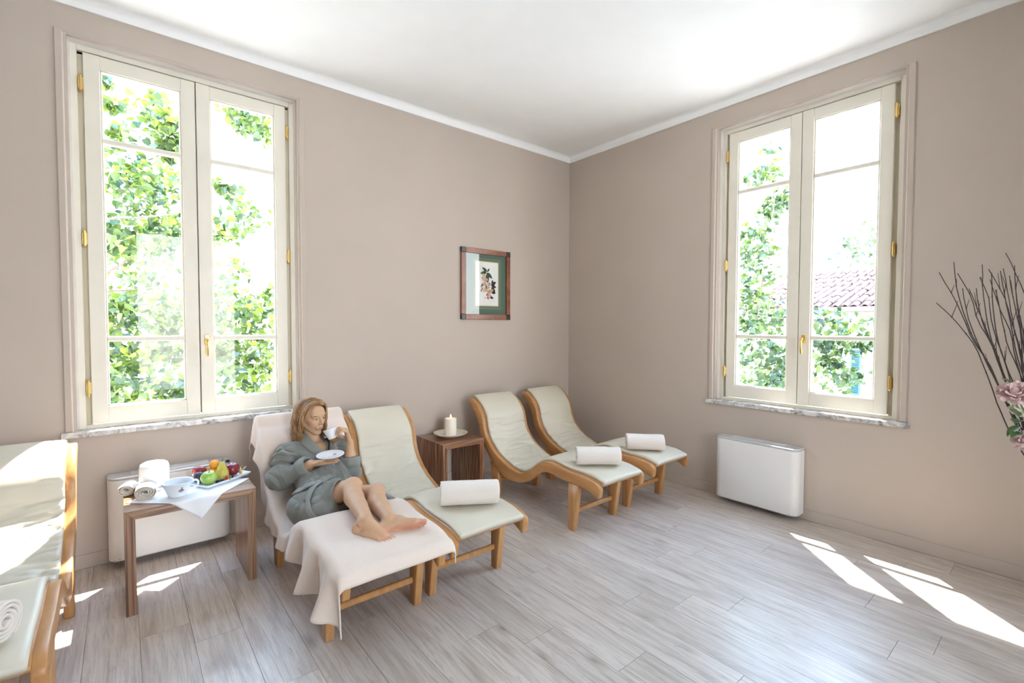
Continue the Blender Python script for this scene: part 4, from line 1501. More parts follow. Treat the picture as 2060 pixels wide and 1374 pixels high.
def rose(pos, R, mat, face, seed, parent):
    rn = random.Random(seed)
    f = Vector(face).normalized()
    q = f.to_track_quat('Z', 'Y').to_matrix()
    core = MB().lathe([(0.0, -0.5 * R), (0.25 * R, -0.45 * R), (0.42 * R, -0.1 * R), (0.36 * R, 0.25 * R), (0.2 * R, 0.42 * R), (0.0, 0.38 * R)], n=14)
    core.v = [tuple(q @ Vector(v)) for v in core.v]
    ro = obj('rose', core, mat, parent, pos)
    for k2 in range(27):
        ring = 0 if k2 < 6 else (1 if k2 < 13 else (2 if k2 < 20 else 3))
        a0 = k2 * 2.4 + rn.uniform(-.2, .2)
        rad, hgt, w = ((0.34, 0.60, 0.85), (0.56, 0.58, 0.72), (0.78, 0.44, 0.62), (1.02, 0.10, 0.55))[ring]
        rows = []
        for s in np.linspace(0, 1, 6):
            row = []
            for u in np.linspace(-1, 1, 7):
                a = a0 + u * w * (0.55 + 0.45 * math.sin(PI * min(s * 0.9 + 0.1, 1)))
                r = R * (0.15 + (rad - 0.15) * s ** 0.7 + (0.16 if ring else 0.06) * max(0, s - 0.72) / 0.28 - 0.05 * u * u)
                z = R * (-0.45 + (hgt + 0.45) * s - 0.12 * u * u * s - (0.13 * max(0, s - 0.78) / 0.22 if ring >= 1 else 0))
                row.append(tuple(q @ Vector((r * math.cos(a), r * math.sin(a), z + (0.03 + 0.03 * ring) * R * math.sin(4.2 * u + 2 * k2) * s))))
            rows.append(row)
        obj('petal', MB().grid(rows), mat, ro)
    return ro


rose(Vector((-1.577, -3.739, 1.263)) - V0, 0.044, M_rose, (-0.75, -0.1, 0.6), 1, fa)
rose(Vector((-1.512, -3.752, 1.207)) - V0, 0.034, M_rose2, (-0.8, -0.2, 0.25), 2, fa)
rose(Vector((-1.560, -3.770, 1.090)) - V0, 0.038, M_rose, (-0.8, 0.2, 0.1), 3, fa)
for p, d, L in (((-1.545, -3.752, 1.155), (-.75, .15, .1), .06), ((-1.55, -3.752, 1.135), (-.5, .5, -.4), .055), ((-1.53, -3.745, 1.17), (-.5, .3, .6), .05), ((-1.595, -3.725, 1.296), (-.6, .5, .7), .035), ((-1.57, -3.755, 1.115), (-.8, .4, -.1), .05), ((-1.54, -3.775, 1.16), (-.6, -.5, .1), .05)):
    d = Vector(d).normalized()
    sd2 = d.cross(Vector((0, 0, 1))).normalized()
    up = sd2.cross(d)
    rows = [[Vector(p) - V0 + d * L * s + sd2 * (u * L * 0.34 * math.sin(PI * (0.06 + 0.94 * s) ** 0.8)) + up * (abs(u) * 0.12 * L - 0.25 * L * s * s) for u in (-1, -.5, 0, .5, 1)] for s in np.linspace(0, 1, 7)]
    obj('rose_leaf', MB().grid(rows), M_rleaf, fa)
for p, r in (((-1.577, -3.739, 1.25), 0), ((-1.512, -3.752, 1.20), 0), ((-1.560, -3.770, 1.08), 0)):
    a = Vector(p) - V0
    obj('rose_stem', MB().tube(resample([a, a * 0.65 + Vector((0, 0, .30)), Vector((-.02, .01, .88)), Vector((0, 0, .70))], 12), 0.0026, 6), M_rleaf, fa)
# ================================================================== the seated woman
class Vol:
    """A solid described by blended rounded primitives on a grid; meshed as one continuous surface."""

    def __init__(s, lo, hi, h):
        s.lo, s.h = np.array(lo, float), h
        s.n = np.ceil((np.array(hi, float) - s.lo) / h).astype(int) + 1
        s.D = np.full(s.n, 0.08, np.float32)

    def win(s, lo, hi):
        a = np.clip(np.floor((np.array(lo) - s.lo) / s.h).astype(int), 0, s.n - 1)
        b = np.clip(np.ceil((np.array(hi) - s.lo) / s.h).astype(int) + 1, 1, s.n)
        if (b <= a).any():
            return None, None
        ax = [(s.lo[i] + s.h * np.arange(a[i], b[i])).astype(np.float32) for i in range(3)]
        g = np.meshgrid(*ax, indexing='ij', sparse=True)
        return (slice(a[0], b[0]), slice(a[1], b[1]), slice(a[2], b[2])), g

    def put(s, sl, d, k, sub=False):
        A = s.D[sl]
        if sub:
            d = -d
            h = np.clip(0.5 - 0.5 * (A - d) / k, 0, 1)
            s.D[sl] = A + (d - A) * h + k * h * (1 - h)
        else:
            h = np.clip(0.5 + 0.5 * (A - d) / k, 0, 1)
            s.D[sl] = A + (d - A) * h - k * h * (1 - h)

    def cap(s, a, b, ra, rb=None, k=0.012, sub=False, mod=None):
        rb = ra if rb is None else rb
        a, b = np.array(a, float), np.array(b, float)
        m = max(ra, rb) + k + 3 * s.h
        sl, g = s.win(np.minimum(a, b) - m, np.maximum(a, b) + m)
        if sl is None:
            return
        ab = b - a
        L2 = max(ab @ ab, 1e-12)
        t = np.clip(((g[0] - a[0]) * ab[0] + (g[1] - a[1]) * ab[1] + (g[2] - a[2]) * ab[2]) / L2, 0, 1)
        d = np.sqrt((g[0] - a[0] - t * ab[0]) ** 2 + (g[1] - a[1] - t * ab[1]) ** 2 + (g[2] - a[2] - t * ab[2]) ** 2) - (ra + (rb - ra) * t)
        if mod is not None:
            d = d + mod(g, t)
        s.put(sl, d, k, sub)

    def ell(s, c, r, R=None, k=0.012, sub=False):
        c, r = np.array(c, float), np.array(r, float)
        m = r.max() + k + 3 * s.h
        sl, g = s.win(c - m, c + m)
        if sl is None:
            return
        x, y, z = g[0] - c[0], g[1] - c[1], g[2] - c[2]
        R = np.eye(3) if R is None else np.array(R)          # rows: local axes
        q = [(R[i, 0] * x + R[i, 1] * y + R[i, 2] * z) for i in range(3)]
        k0 = np.sqrt(sum((q[i] / r[i]) ** 2 for i in range(3)))
        k1 = np.sqrt(sum((q[i] / r[i] ** 2) ** 2 for i in range(3))) + 1e-9
        s.put(sl, np.where(k0 < 1e-3, -r.min(), k0 * (k0 - 1) / k1), k, sub)

    def chain(s, pts, rad, k=0.012, **kw):
        for i in range(len(pts) - 1):
            s.cap(pts[i], pts[i + 1], rad[i], rad[i + 1], k, **kw)

    def mesh(s):
        D, h = s.D, s.h
        I = D < 0
        S = np.zeros(s.n - 1, np.int8)
        for i in (0, 1):
            for j in (0, 1):
                for k in (0, 1):
                    S += I[i:s.n[0] - 1 + i, j:s.n[1] - 1 + j, k:s.n[2] - 1 + k]
        act = np.argwhere((S > 0) & (S < 8))
        idx = np.full(s.n - 1, -1, np.int32)
        idx[tuple(act.T)] = np.arange(len(act))
        acc = np.zeros((len(act), 3))
        cnt = np.zeros(len(act))
        cor = [(i, j, k) for i in (0, 1) for j in (0, 1) for k in (0, 1)]
        val = {c: D[act[:, 0] + c[0], act[:, 1] + c[1], act[:, 2] + c[2]].astype(float) for c in cor}
        for a in cor:
            for ax in range(3):
                if a[ax]:
                    continue
                b = list(a); b[ax] = 1; b = tuple(b)
                va, vb = val[a], val[b]
                m = (va < 0) != (vb < 0)
                t = np.where(m, va / np.where(m, va - vb, 1), 0)
                p = np.tile(np.array(a, float), (len(act), 1))
                p[:, ax] += t
                acc[m] += p[m]
                cnt[m] += 1
        V = (act + acc / cnt[:, None]) * h + s.lo
        F = []
        for ax in range(3):
            o1, o2 = (ax + 1) % 3, (ax + 2) % 3
            sa = [slice(None)] * 3; sb = [slice(None)] * 3
            sa[ax] = slice(0, -1); sb[ax] = slice(1, None)
            A, B = I[tuple(sa)], I[tuple(sb)]
            e = np.argwhere(A != B)
            e = e[(e[:, o1] > 0) & (e[:, o2] > 0) & (e[:, o1] < s.n[o1] - 1) & (e[:, o2] < s.n[o2] - 1)]
            flip = A[tuple(e.T)]
            q = []
            for d1, d2 in ((0, 0), (1, 0), (1, 1), (0, 1)):
                c = e.copy()
                c[:, o1] -= 1 - d1
                c[:, o2] -= 1 - d2
                q.append(idx[tuple(c.T)])
            q = np.stack(q, 1)
            q[~flip] = q[~flip][:, ::-1]
            F.append(q)
        F = np.concatenate(F)
        F = F[(F >= 0).all(1)]
        return V, F


def relax(V, F, it=2, lam=0.5):
    E = np.concatenate([F[:, [0, 1]], F[:, [1, 2]], F[:, [2, 3]], F[:, [3, 0]]])
    for _ in range(it):
        acc = np.zeros_like(V)
        cnt = np.zeros(len(V))
        np.add.at(acc, E[:, 0], V[E[:, 1]]); np.add.at(cnt, E[:, 0], 1)
        np.add.at(acc, E[:, 1], V[E[:, 0]]); np.add.at(cnt, E[:, 1], 1)
        V = V + lam * (acc / cnt[:, None] - V)
    return V


def np_mesh(name, V, F):
    me = bpy.data.meshes.new(name)
    me.vertices.add(len(V))
    me.vertices.foreach_set('co', V.astype(np.float32).ravel())
    me.loops.add(F.size)
    me.loops.foreach_set('vertex_index', F.astype(np.int32).ravel())
    me.polygons.add(len(F))
    me.polygons.foreach_set('loop_start', np.arange(0, F.size, F.shape[1], dtype=np.int32))
    me.polygons.foreach_set('use_smooth', np.ones(len(F), bool))
    me.update(calc_edges=True)
    me.validate()
    return me


def nrm(v):
    v = np.array(v, float)
    return v / np.linalg.norm(v)


A3 = lambda *v: np.array(v, float)
# joints, world metres
HIP_R, HIP_L = A3(-3.245, -0.985, 0.425), A3(-3.075, -0.985, 0.415)
KNEE_R, KNEE_L = A3(-3.090, -1.280, 0.588), A3(-2.975, -1.335, 0.542)
ANK_R, ANK_L = A3(-3.160, -1.655, 0.532), A3(-3.052, -1.675, 0.520)
SHO_R, SHO_L = A3(-3.265, -0.640, 0.685), A3(-2.925, -0.610, 0.668)
ELB_R, ELB_L = A3(-3.335, -0.700, 0.532), A3(-2.930, -0.835, 0.532)
WRI_R, WRI_L = A3(-3.190, -0.860, 0.643), A3(-2.927, -0.812, 0.728)
HEAD = A3(-3.118, -0.632, 0.892)
HF = nrm((0.43, -0.90, -0.060))
HE = nrm((0.90, 0.43, 0.0))
HE = nrm(HE - HF * (HE @ HF))
HU = np.cross(HF, HE)
HU = HU if HU[2] > 0 else -HU
HR = np.stack([HF, HE, HU])
hp = lambda x, y, z: HEAD + HF * x + HE * y + HU * z

B = Vol((-3.44, -1.90, 0.30), (-2.78, -0.44, 1.02), 0.0032)
# trunk (under the robe), neck and chest
B.cap((-3.16, -0.96, 0.435), (-3.14, -0.77, 0.55), 0.10, 0.085, 0.03)
B.cap((-3.14, -0.77, 0.55), (-3.10, -0.66, 0.64), 0.085, 0.085, 0.03)
B.cap(SHO_R, SHO_L, 0.05, 0.05, 0.04)
B.ell((-3.095, -0.672, 0.672), (0.080, 0.060, 0.050), k=0.03)
B.cap((-3.100, -0.640, 0.705), hp(-0.024, 0, -0.050), 0.046, 0.043, 0.020)
B.cap((-3.13, -0.72, 0.715), (-3.09, -0.69, 0.712), 0.008, 0.010, 0.03)
# arms
B.chain([SHO_R, ELB_R, WRI_R], [0.048, 0.040, 0.026], 0.02)
B.chain([SHO_L, ELB_L, (ELB_L * 0.45 + WRI_L * 0.55), WRI_L], [0.048, 0.038, 0.031, 0.0240], 0.02)
# legs: thigh, knee cap, calf bulging behind the shin
for hip, knee, ank, out in ((HIP_R, KNEE_R, ANK_R, -1), (HIP_L, KNEE_L, ANK_L, 1)):
    t = nrm(ank - knee)
    f = nrm(knee - hip)
    back = nrm(-(f - t * (f @ t)))          # from shin towards calf
    th2 = hip * 0.45 + knee * 0.55
    B.chain([hip, th2, knee], [0.085, 0.066, 0.051], 0.012)
    B.ell(knee - back * 0.010, (0.046, 0.046, 0.046), k=0.02)
    c1 = knee * 0.72 + ank * 0.28 + back * 0.014
    c2 = knee * 0.42 + ank * 0.58 + back * 0.006
    B.chain([knee + back * 0.004, c1, c2, ank], [0.047, 0.051, 0.042, 0.032], 0.010)
    B.cap(knee, ank, 0.036, 0.027, 0.012)


def foot(heel, toe_dir, up, side, s, hang=None):
    """side: unit vector towards the big toe"""
    X = nrm(toe_dir)
    U = nrm(np.array(up) - X * (np.array(up) @ X))
    Y = np.cross(U, X)
    Y = Y if Y @ np.array(side) > 0 else -Y
    q = lambda x, y, z: heel + (X * x + Y * y + U * z) * s
    B.ell(q(0.0, 0, 0.030), (0.033 * s, 0.028 * s, 0.031 * s), np.stack([X, Y, U]), k=0.014)
    B.chain([q(0.0, 0, 0.034), q(0.038, 0.002, 0.076)], [0.028 * s, 0.032 * s], 0.014)
    B.ell(q(0.036, 0.028, 0.078), (0.013 * s,) * 3, k=0.012)
    B.ell(q(0.030, -0.028, 0.070), (0.013 * s,) * 3, k=0.012)
    B.chain([q(0.038, 0.002, 0.076), q(0.085, 0.008, 0.056), q(0.150, 0.014, 0.026)], [0.032 * s, 0.029 * s, 0.020 * s], 0.014)
    B.chain([q(0.0, -0.006, 0.022), q(0.07, -0.018, 0.022), q(0.148, -0.026, 0.016)], [0.022 * s, 0.018 * s, 0.0145 * s], 0.014)
    B.chain([q(0.0, 0.006, 0.024), q(0.08, 0.018, 0.036), q(0.168, 0.028, 0.020)], [0.022 * s, 0.019 * s, 0.0195 * s], 0.014)
    B.chain([q(0.09, 0.004, 0.036), q(0.168, 0.006, 0.018)], [0.024 * s, 0.016 * s], 0.012)
    for (x0, y0), (x1, y1), r0, r1 in (((0.166, 0.030), (0.220, 0.030), 0.0145, 0.0120), ((0.170, 0.009), (0.222, 0.0105), 0.0090, 0.0080), ((0.166, -0.006), (0.211, -0.0065), 0.0086, 0.0075),
                                       ((0.156, -0.020), (0.197, -0.0225), 0.0084, 0.0073), ((0.144, -0.032), (0.179, -0.0375), 0.0082, 0.0075)):
        m = ((x0 + x1) / 2, (y0 + y1) / 2)
        B.cap(q(x0, y0, 0.018), q(m[0], m[1], 0.021), r0 * s, r1 * s * 0.95, 0.0025)
        B.cap(q(m[0], m[1], 0.021), q(x1, y1, 0.012), r1 * s * 0.95, r1 * s, 0.002)
    return q


FQ_R = foot(A3(-3.190, -1.612, 0.462), (0.085, -0.165, -0.012), (0.06, 0.10, 1.0), (1, 0.5, 0.1), 0.94)
FQ_L = foot(A3(-3.100, -1.712, 0.474), (0.168, -0.066, 0.006), (0.36, 0.80, 0.48), (0.0, -0.45, 1.0), 0.94)


def hand(wrist, X, Z, left, bends, spread, thumb, s=0.92):
    X = nrm(X)
    Z = nrm(np.array(Z) - X * (np.array(Z) @ X))
    Y = np.cross(X, Z) if left else np.cross(Z, X)
    q = lambda x, y, z: wrist + (X * x + Y * y + Z * z) * s
    kn = [(0.084, 0.028), (0.088, 0.009), (0.084, -0.010), (0.076, -0.027)]
    for x, y in kn:
        B.cap(q(0.0, y * 0.45, 0), q(x, y, 0.003), 0.0155 * s, 0.0110 * s, 0.010)
    B.ell(q(0.045, 0.0, -0.004), (0.040 * s, 0.032 * s, 0.012 * s), np.stack([X, Y, Z]), k=0.010)
    seg = [(0.042, 0.025, 0.019), (0.046, 0.028, 0.020), (0.042, 0.026, 0.019), (0.032, 0.020, 0.017)]
    tips = []
    for i, ((x, y), L) in enumerate(zip(kn, seg)):
        p = q(x, y, 0.002)
        ang = 0
        r = [0.0088, 0.0080, 0.0072, 0.0062] if i < 3 else [0.0078, 0.0070, 0.0063, 0.0055]
        for j in range(3):
            ang += bends[i][j]
            d = X * math.cos(ang) - Z * math.sin(ang) + Y * spread[i]
            p2 = p + nrm(d) * L[j] * s
            B.cap(p, p2, r[j] * s, r[j + 1] * s, 0.0035)
            p = p2
        tips.append(p)
    tp = [q(*t) for t in thumb]
    B.chain(tp, [0.0145 * s, 0.0105 * s, 0.0092 * s, 0.0072 * s][:len(tp)], 0.006)
    return q, tips


SAU = A3(-3.082, -0.898, 0.683)
HQ_R, TIP_R = hand(WRI_R, (0.905, -0.40, 0.10), (0.08, 0.05, -1.0), False, [(-0.06, 0.06, 0.05), (-0.05, 0.05, 0.05), (-0.03, 0.06, 0.06), (0.02, 0.12, 0.10)], [0.10, 0.02, -0.06, -0.15],
                   [(0.018, 0.020, 0.002), (0.045, 0.046, -0.012), (0.072, 0.058, -0.026), (0.092, 0.060, -0.034)])
HQ_L, TIP_L = hand(WRI_L, (-0.25, 0.06, 0.96), (0.95, -0.20, 0.26), True, [(0.95, 1.15, 0.45), (1.00, 1.05, 0.55), (0.95, 1.05, 0.6), (0.80, 0.95, 0.6)], [0.05, 0.0, -0.05, -0.12],
                   [(0.016, 0.020, -0.006), (0.038, 0.034, -0.026), (0.060, 0.034, -0.044), (0.080, 0.028, -0.052)], s=1.0)

# head
B.ell(hp(-0.014, 0, 0.028), (0.094, 0.0735, 0.080), HR, k=0.02)
B.ell(hp(0.030, 0, -0.022), (0.058, 0.0565, 0.072), HR, k=0.018)
for s in (-1, 1):
    B.cap(hp(0.000, s * 0.050, -0.040), hp(0.052, s * 0.014, -0.088), 0.017, 0.015, 0.014)
    B.ell(hp(0.054, s * 0.037, -0.018), (0.022, 0.018, 0.018), HR, k=0.02)
    B.cap(hp(0.0815, s * 0.010, 0.021), hp(0.068, s * 0.046, 0.021), 0.0085, 0.0075, 0.012)
    B.ell(hp(-0.012, s * 0.0745, -0.004), (0.018, 0.007, 0.030), HR, k=0.006)
B.ell(hp(0.062, 0, 0.046), (0.021, 0.045, 0.032), HR, k=0.03)
B.cap(hp(0.062, -0.006, -0.093), hp(0.062, 0.006, -0.093), 0.0190, 0.0190, 0.014)
for s in (-1, 1):
    B.ell(hp(0.093, s * 0.0315, 0.004), (0.016, 0.0165, 0.0105), HR, k=0.008, sub=True)
B.cap(hp(0.084, 0, 0.016), hp(0.103, 0, -0.024), 0.0075, 0.0088, 0.009)
B.ell(hp(0.101, 0, -0.027), (0.0095, 0.0095, 0.0085), HR, k=0.006)
for s in (-1, 1):
    B.ell(hp(0.091, s * 0.0105, -0.031), (0.0095, 0.0068, 0.0065), HR, k=0.006)
    B.ell(hp(0.098, s * 0.0055, -0.0365), (0.003, 0.0028, 0.0028), HR, k=0.002, sub=True)
B.ell(hp(0.080, 0, -0.056), (0.010, 0.026, 0.020), HR, k=0.014)
B.chain([hp(0.083, -0.020, -0.0575), hp(0.0890, -0.006, -0.0545), hp(0.0890, 0.006, -0.0545), hp(0.083, 0.020, -0.0575)], [0.0026, 0.0042, 0.0042, 0.0026], 0.004)
B.chain([hp(0.083, -0.018, -0.060), hp(0.0875, -0.006, -0.0645), hp(0.0875, 0.006, -0.0645), hp(0.083, 0.018, -0.060)], [0.0026, 0.0050, 0.0050, 0.0026], 0.004)
B.cap(hp(0.0950, -0.014, -0.0594), hp(0.0950, 0.014, -0.0594), 0.0020, 0.0020, 0.002, sub=True)

for s in (-1, 1):
    for z0, dz, r0 in ((0.0085, -0.0055, 0.0032), (-0.0030, 0.0035, 0.0026)):
        B.chain([hp(0.0825 - 0.0065 * (u * u) - (0.003 if u * s > 0 else 0), s * 0.0315 + u * 0.0150, z0 + dz * u * u) for u in np.linspace(-1, 1, 7)], [r0] * 7, 0.003)
V, F = B.mesh()
V = relax(V, F, 1, 0.4)
me = np_mesh('person', V, F)
# colour of the skin itself: lips, cheeks, knuckles, toes, soles
loc = (V - HEAD) @ HR.T
base = np.tile(A3(0.58, 0.365, 0.228), (len(V), 1))
def tint(w, col):
    global base
    w = np.clip(w, 0, 1)[:, None]
    base = base * (1 - w) + A3(*col) * w
ex = loc[:, 0]
lipd = np.sqrt((loc[:, 1] / 0.0180) ** 2 + ((loc[:, 2] + 0.0595) / 0.0098) ** 2)
tint((1.05 - lipd) * 4 * (ex > 0.074) * 0.6, (0.46, 0.165, 0.14))
for s in (-1, 1):
    d = np.linalg.norm(loc - A3(0.062, s * 0.043, -0.022), axis=1)
    tint(np.exp(-(d / 0.020) ** 2) * 0.40, (0.62, 0.27, 0.20))
    d = np.linalg.norm(loc - A3(0.082, s * 0.032, 0.0), axis=1)
    tint(np.exp(-(d / 0.013) ** 2) * 0.30, (0.40, 0.20, 0.15))
no = Noise(4)
for q, x0 in ((FQ_R, 0.17),):
    d = np.linalg.norm(V - q(x0 + 0.01, 0.0, 0.015), axis=1)
    tint(np.exp(-(d / 0.045) ** 2) * 0.30, (0.58, 0.25, 0.18))
    d = np.linalg.norm(V - q(0.0, 0.0, 0.02), axis=1)
    tint(np.exp(-(d / 0.035) ** 2) * 0.2, (0.60, 0.26, 0.19))
X = nrm(FQ_L(1, 0, 0) - FQ_L(0, 0, 0)); U = nrm(FQ_L(0, 0, 1) - FQ_L(0, 0, 0))
lf = (V - FQ_L(0.1, 0, 0.0))
def segd(a, b):
    t = np.clip(((V - a) @ (b - a)) / ((b - a) @ (b - a)), 0, 1)
    return np.linalg.norm(V - a - t[:, None] * (b - a), axis=1)
onL = (segd(FQ_L(0, 0, .03), FQ_L(.2, 0, .02)) < segd(FQ_R(0, 0, .03), FQ_R(.2, 0, .02)) - 0.004) & (segd(FQ_L(0, 0, .03), FQ_L(.2, 0, .02)) < 0.045)
tint((0.020 - lf @ U) / 0.012 * 0.42 * onL, (0.60, 0.245, 0.18))
for kn in (KNEE_R, KNEE_L):
    d = np.linalg.norm(V - kn, axis=1)
    tint(np.exp(-(d / 0.05) ** 2) * 0.25, (0.62, 0.30, 0.22))
base *= (1 + 0.05 * no(V[:, 0] * 22, V[:, 1] * 22, V[:, 2] * 22))[:, None]
ca_ = me.color_attributes.new('skin_tone', 'FLOAT_COLOR', 'POINT')
ca_.data.foreach_set('color', np.concatenate([np.clip(base, 0, 1), np.ones((len(V), 1))], 1).astype(np.float32).ravel())


def skin_mat():
    m, nt, b = nodes_of('skin')
    at = N(nt, 'ShaderNodeVertexColor', layer_name='skin_tone')
    nt.links.new(at.outputs['Color'], b.inputs['Base Color'])
    b.inputs['Roughness'].default_value = 0.45
    b.inputs['Specular IOR Level'].default_value = 0.28
    b.inputs['Subsurface Weight'].default_value = 0.10
    b.inputs['Subsurface Radius'].default_value = (0.010, 0.004, 0.002)
    b.inputs['Subsurface Scale'].default_value = 0.6
    return m


M_skin = skin_mat()
woman = link('person', me, M_skin)
tag(woman, 'woman with wavy blonde hair in a grey bathrobe, reclining barefoot and sipping from a cup', 'person')

# eyes, brows, nails
M_eye = plain('eye_white', (0.78, 0.75, 0.72), 0.15, 0.5)
M_iris = plain('iris', (0.055, 0.035, 0.022), 0.1, 0.6)
M_brow = plain('brow_hair', (0.085, 0.045, 0.022), 0.8)
M_nail = plain('nail', (0.70, 0.42, 0.35), 0.2, 0.5)
gaze = nrm(HF * 1.0 + HE * 0.10 - HU * 0.10)
Rg = np.array(Vector(gaze).to_track_quat('Z', 'Y').to_matrix())
for s in (-1, 1):
    c = hp(0.0700, s * 0.0315, 0.0028)
    g = MB().lathe([(0.0122 * math.sin(a) + 1e-6, -0.0122 * math.cos(a)) for a in np.linspace(0, PI, 14)], n=20)
    g.v = [tuple(c + Rg @ A3(*v)) for v in g.v]
    eo = obj('eye', g, M_eye, woman)
    g = MB().lathe([(0.0058, 0.01085), (0.0045, 0.0117), (0.0, 0.0126)], n=16)
    g.v = [tuple(c + Rg @ A3(*v)) for v in g.v]
    obj('iris', g, M_iris, eo, label='dark iris')
    up = [hp(0.0845 - 0.0070 * (u * u) - (0.003 if u * s > 0 else 0), s * 0.0315 + u * 0.0155, 0.0062 - 0.0050 * u * u) for u in np.linspace(-1, 1, 9)]
    lid = MB().tube(up, [0.0009, 0.0015, 0.0018, 0.0020, 0.0020, 0.0020, 0.0018, 0.0015, 0.0009], 6)
    obj('upper_lashes', lid, M_brow, eo, label='dark lash line')
    up = [hp(0.0855 - 0.0045 * max(0, u * s) ** 2 * 2.2 - 0.002 * abs(u), s * 0.031 + u * 0.020, 0.0215 + 0.0035 * (s * u) - 0.0045 * u * u) for u in np.linspace(-1, 1, 9)]
    br = MB().tube(up, [0.0014, 0.0022, 0.0026, 0.0027, 0.0026, 0.0024, 0.0020, 0.0016, 0.0008], 6, flat=0.7)
    obj('eyebrow', br, M_brow, woman)


# ------------------------------------------------------------------ hair
def hair_mat():
    m, nt, b = nodes_of('honey_blonde_hair')
    ge = N(nt, 'ShaderNodeNewGeometry')
    tc = N(nt, 'ShaderNodeTexCoord')
    nz = N(nt, 'ShaderNodeTexNoise', Scale=38.0, Detail=3.0)
    nt.links.new(tc.outputs['Object'], nz.inputs['Vector'])
    mx = N(nt, 'ShaderNodeMath', operation='MULTIPLY_ADD')
    mx.inputs[1].default_value = 0.55
    nt.links.new(ge.outputs['Random Per Island'], mx.inputs[0])
    s2 = N(nt, 'ShaderNodeMath', operation='MULTIPLY')
    s2.inputs[1].default_value = 0.45
    nt.links.new(nz.outputs['Fac'], s2.inputs[0])
    nt.links.new(s2.outputs[0], mx.inputs[2])
    r = ramp(nt, [(0.15, (0.075, 0.030, 0.011)), (0.42, (0.28, 0.135, 0.050)), (0.70, (0.55, 0.325, 0.145)), (0.92, (0.78, 0.57, 0.33))])
    nt.links.new(mx.outputs[0], r.inputs['Fac'])
    nt.links.new(r.outputs['Color'], b.inputs['Base Color'])
    b.inputs['Roughness'].default_value = 0.38
    b.inputs['Specular IOR Level'].default_value = 0.5
    return m


M_hair = hair_mat()
Hv = Vol(HEAD - 0.17 - A3(0, 0, 0.06), HEAD + 0.17, 0.004)
Hv.ell(hp(-0.024, 0, 0.034), (0.092, 0.080, 0.084), HR, k=0.02)
for s in (-1, 1):
    Hv.chain([hp(-0.030, s * 0.054, 0.02), hp(-0.030, s * 0.060, -0.05), hp(-0.034, s * 0.062, -0.110)], [0.022, 0.018, 0.012], 0.02)
Hv.chain([hp(-0.085, 0, 0.0), hp(-0.090, 0, -0.07), hp(-0.080, 0, -0.135)], [0.048, 0.040, 0.028], 0.02)
Hv.ell(hp(0.070, 0, -0.012), (0.060, 0.064, 0.082), HR, k=0.01, sub=True)
hv, hf = Hv.mesh()
hv = relax(hv, hf, 2)
ho = link('hair', np_mesh('hair', hv, hf), M_hair, woman)
rn = np.random.RandomState(9)
strands = MB()
for i in range(1150):
    s = -1 if i % 2 else 1
    x0 = rn.uniform(-0.085, 0.075)
    part = 0.010
    xc, zc, rx, ry, rz = -0.016, 0.030, 0.106, 0.083, 0.084
    if s < 0:
        x1 = x0 * 0.62 - 0.014 - 0.03 * rn.rand() * (x0 < 0.02)
    else:
        x1 = x0 * 0.80 + 0.002 - 0.03 * rn.rand() * (x0 < 0.02)
    lay = rn.rand()
    lift = -0.002 + 0.012 * lay + 0.012 * max(0, (x0 - 0.02) / 0.05)
    pts = []
    amax = rn.uniform(1.55, 1.75)
    for t in np.linspace(0, 1, 9):
        a = t * amax
        x = x0 + (x1 - x0) * (t ** 0.8)
        if x0 > 0.04:
            x += 0.010 * math.sin(PI * t) * (1 - t)
        w = math.sqrt(max(0.10, 1 - ((x - xc) / rx) ** 2))
        y = part * (1 - t) + s * (ry * max(w, 0.72 * t) + lift) * math.sin(a)
        z = zc + (rz * w + lift) * math.cos(a) + 0.010 * math.sin(PI * t)
        pts.append((x, y, z))
    xe, ye, ze = pts[-1]
    end = rn.uniform(-0.105, -0.145) - (0.012 if xe < 0 else 0)
    cl = math.floor(x0 * 60) * 1.7 + s          # neighbouring strands wave together
    ph, am = cl + rn.uniform(-.5, .5), rn.uniform(0.003, 0.008)
    curl = 0.008 * math.sin(cl * 2.1) + rn.uniform(-0.006, 0.008)
    for t in np.linspace(0, 1, 10)[1:]:
        z = ze + (end - ze) * t
        out = 1.0 + 0.10 * math.sin(PI * t) - 0.08 * t
        pts.append((xe + am * math.sin(ph + t * 7.5) - 0.008 * t, ye * out + s * am * math.cos(ph + t * 7.0) + s * curl * t * t, z))
    P = np.array([hp(*q) for q in pts])
    P[:, 2] = np.maximum(P[:, 2], 0.742)
    r = rn.uniform(0.0010, 0.0021)
    n = len(P)
    strands.tube(P, r * np.clip(np.minimum(np.linspace(0.6, 4, n), np.linspace(3.2, 0.4, n)), 0.3, 1), 4, flat=0.6, caps=False)
for i in range(420):
    az = rn.uniform(-1, 1)
    pts = []
    lift = rn.uniform(-0.002, 0.008)
    for t in np.linspace(0, 1, 8):
        a = 0.10 + t * 1.5
        x = -0.02 - (0.093 + lift) * math.sin(a) * math.cos(az * 1.4)
        y = (0.083 + lift) * math.sin(a) * math.sin(az * 1.4)
        z = 0.032 + (0.086 + lift) * math.cos(a)
        pts.append((x, y, z))
    xe, ye, ze = pts[-1]
    end = rn.uniform(-0.11, -0.15)
    cl = math.floor(az * 9) * 1.9
    ph, am = cl + rn.uniform(-.5, .5), rn.uniform(0.002, 0.006)
    for t in np.linspace(0, 1, 8)[1:]:
        pts.append((xe + am * math.sin(ph + t * 7) + 0.012 * t, ye + am * math.cos(ph + t * 7), ze + (end - ze) * t))
    P = np.array([hp(*q) for q in pts])
    P[:, 2] = np.maximum(P[:, 2], 0.742)
    strands.tube(P, np.linspace(0.0021, 0.0009, len(P)), 4, flat=0.6, caps=False)
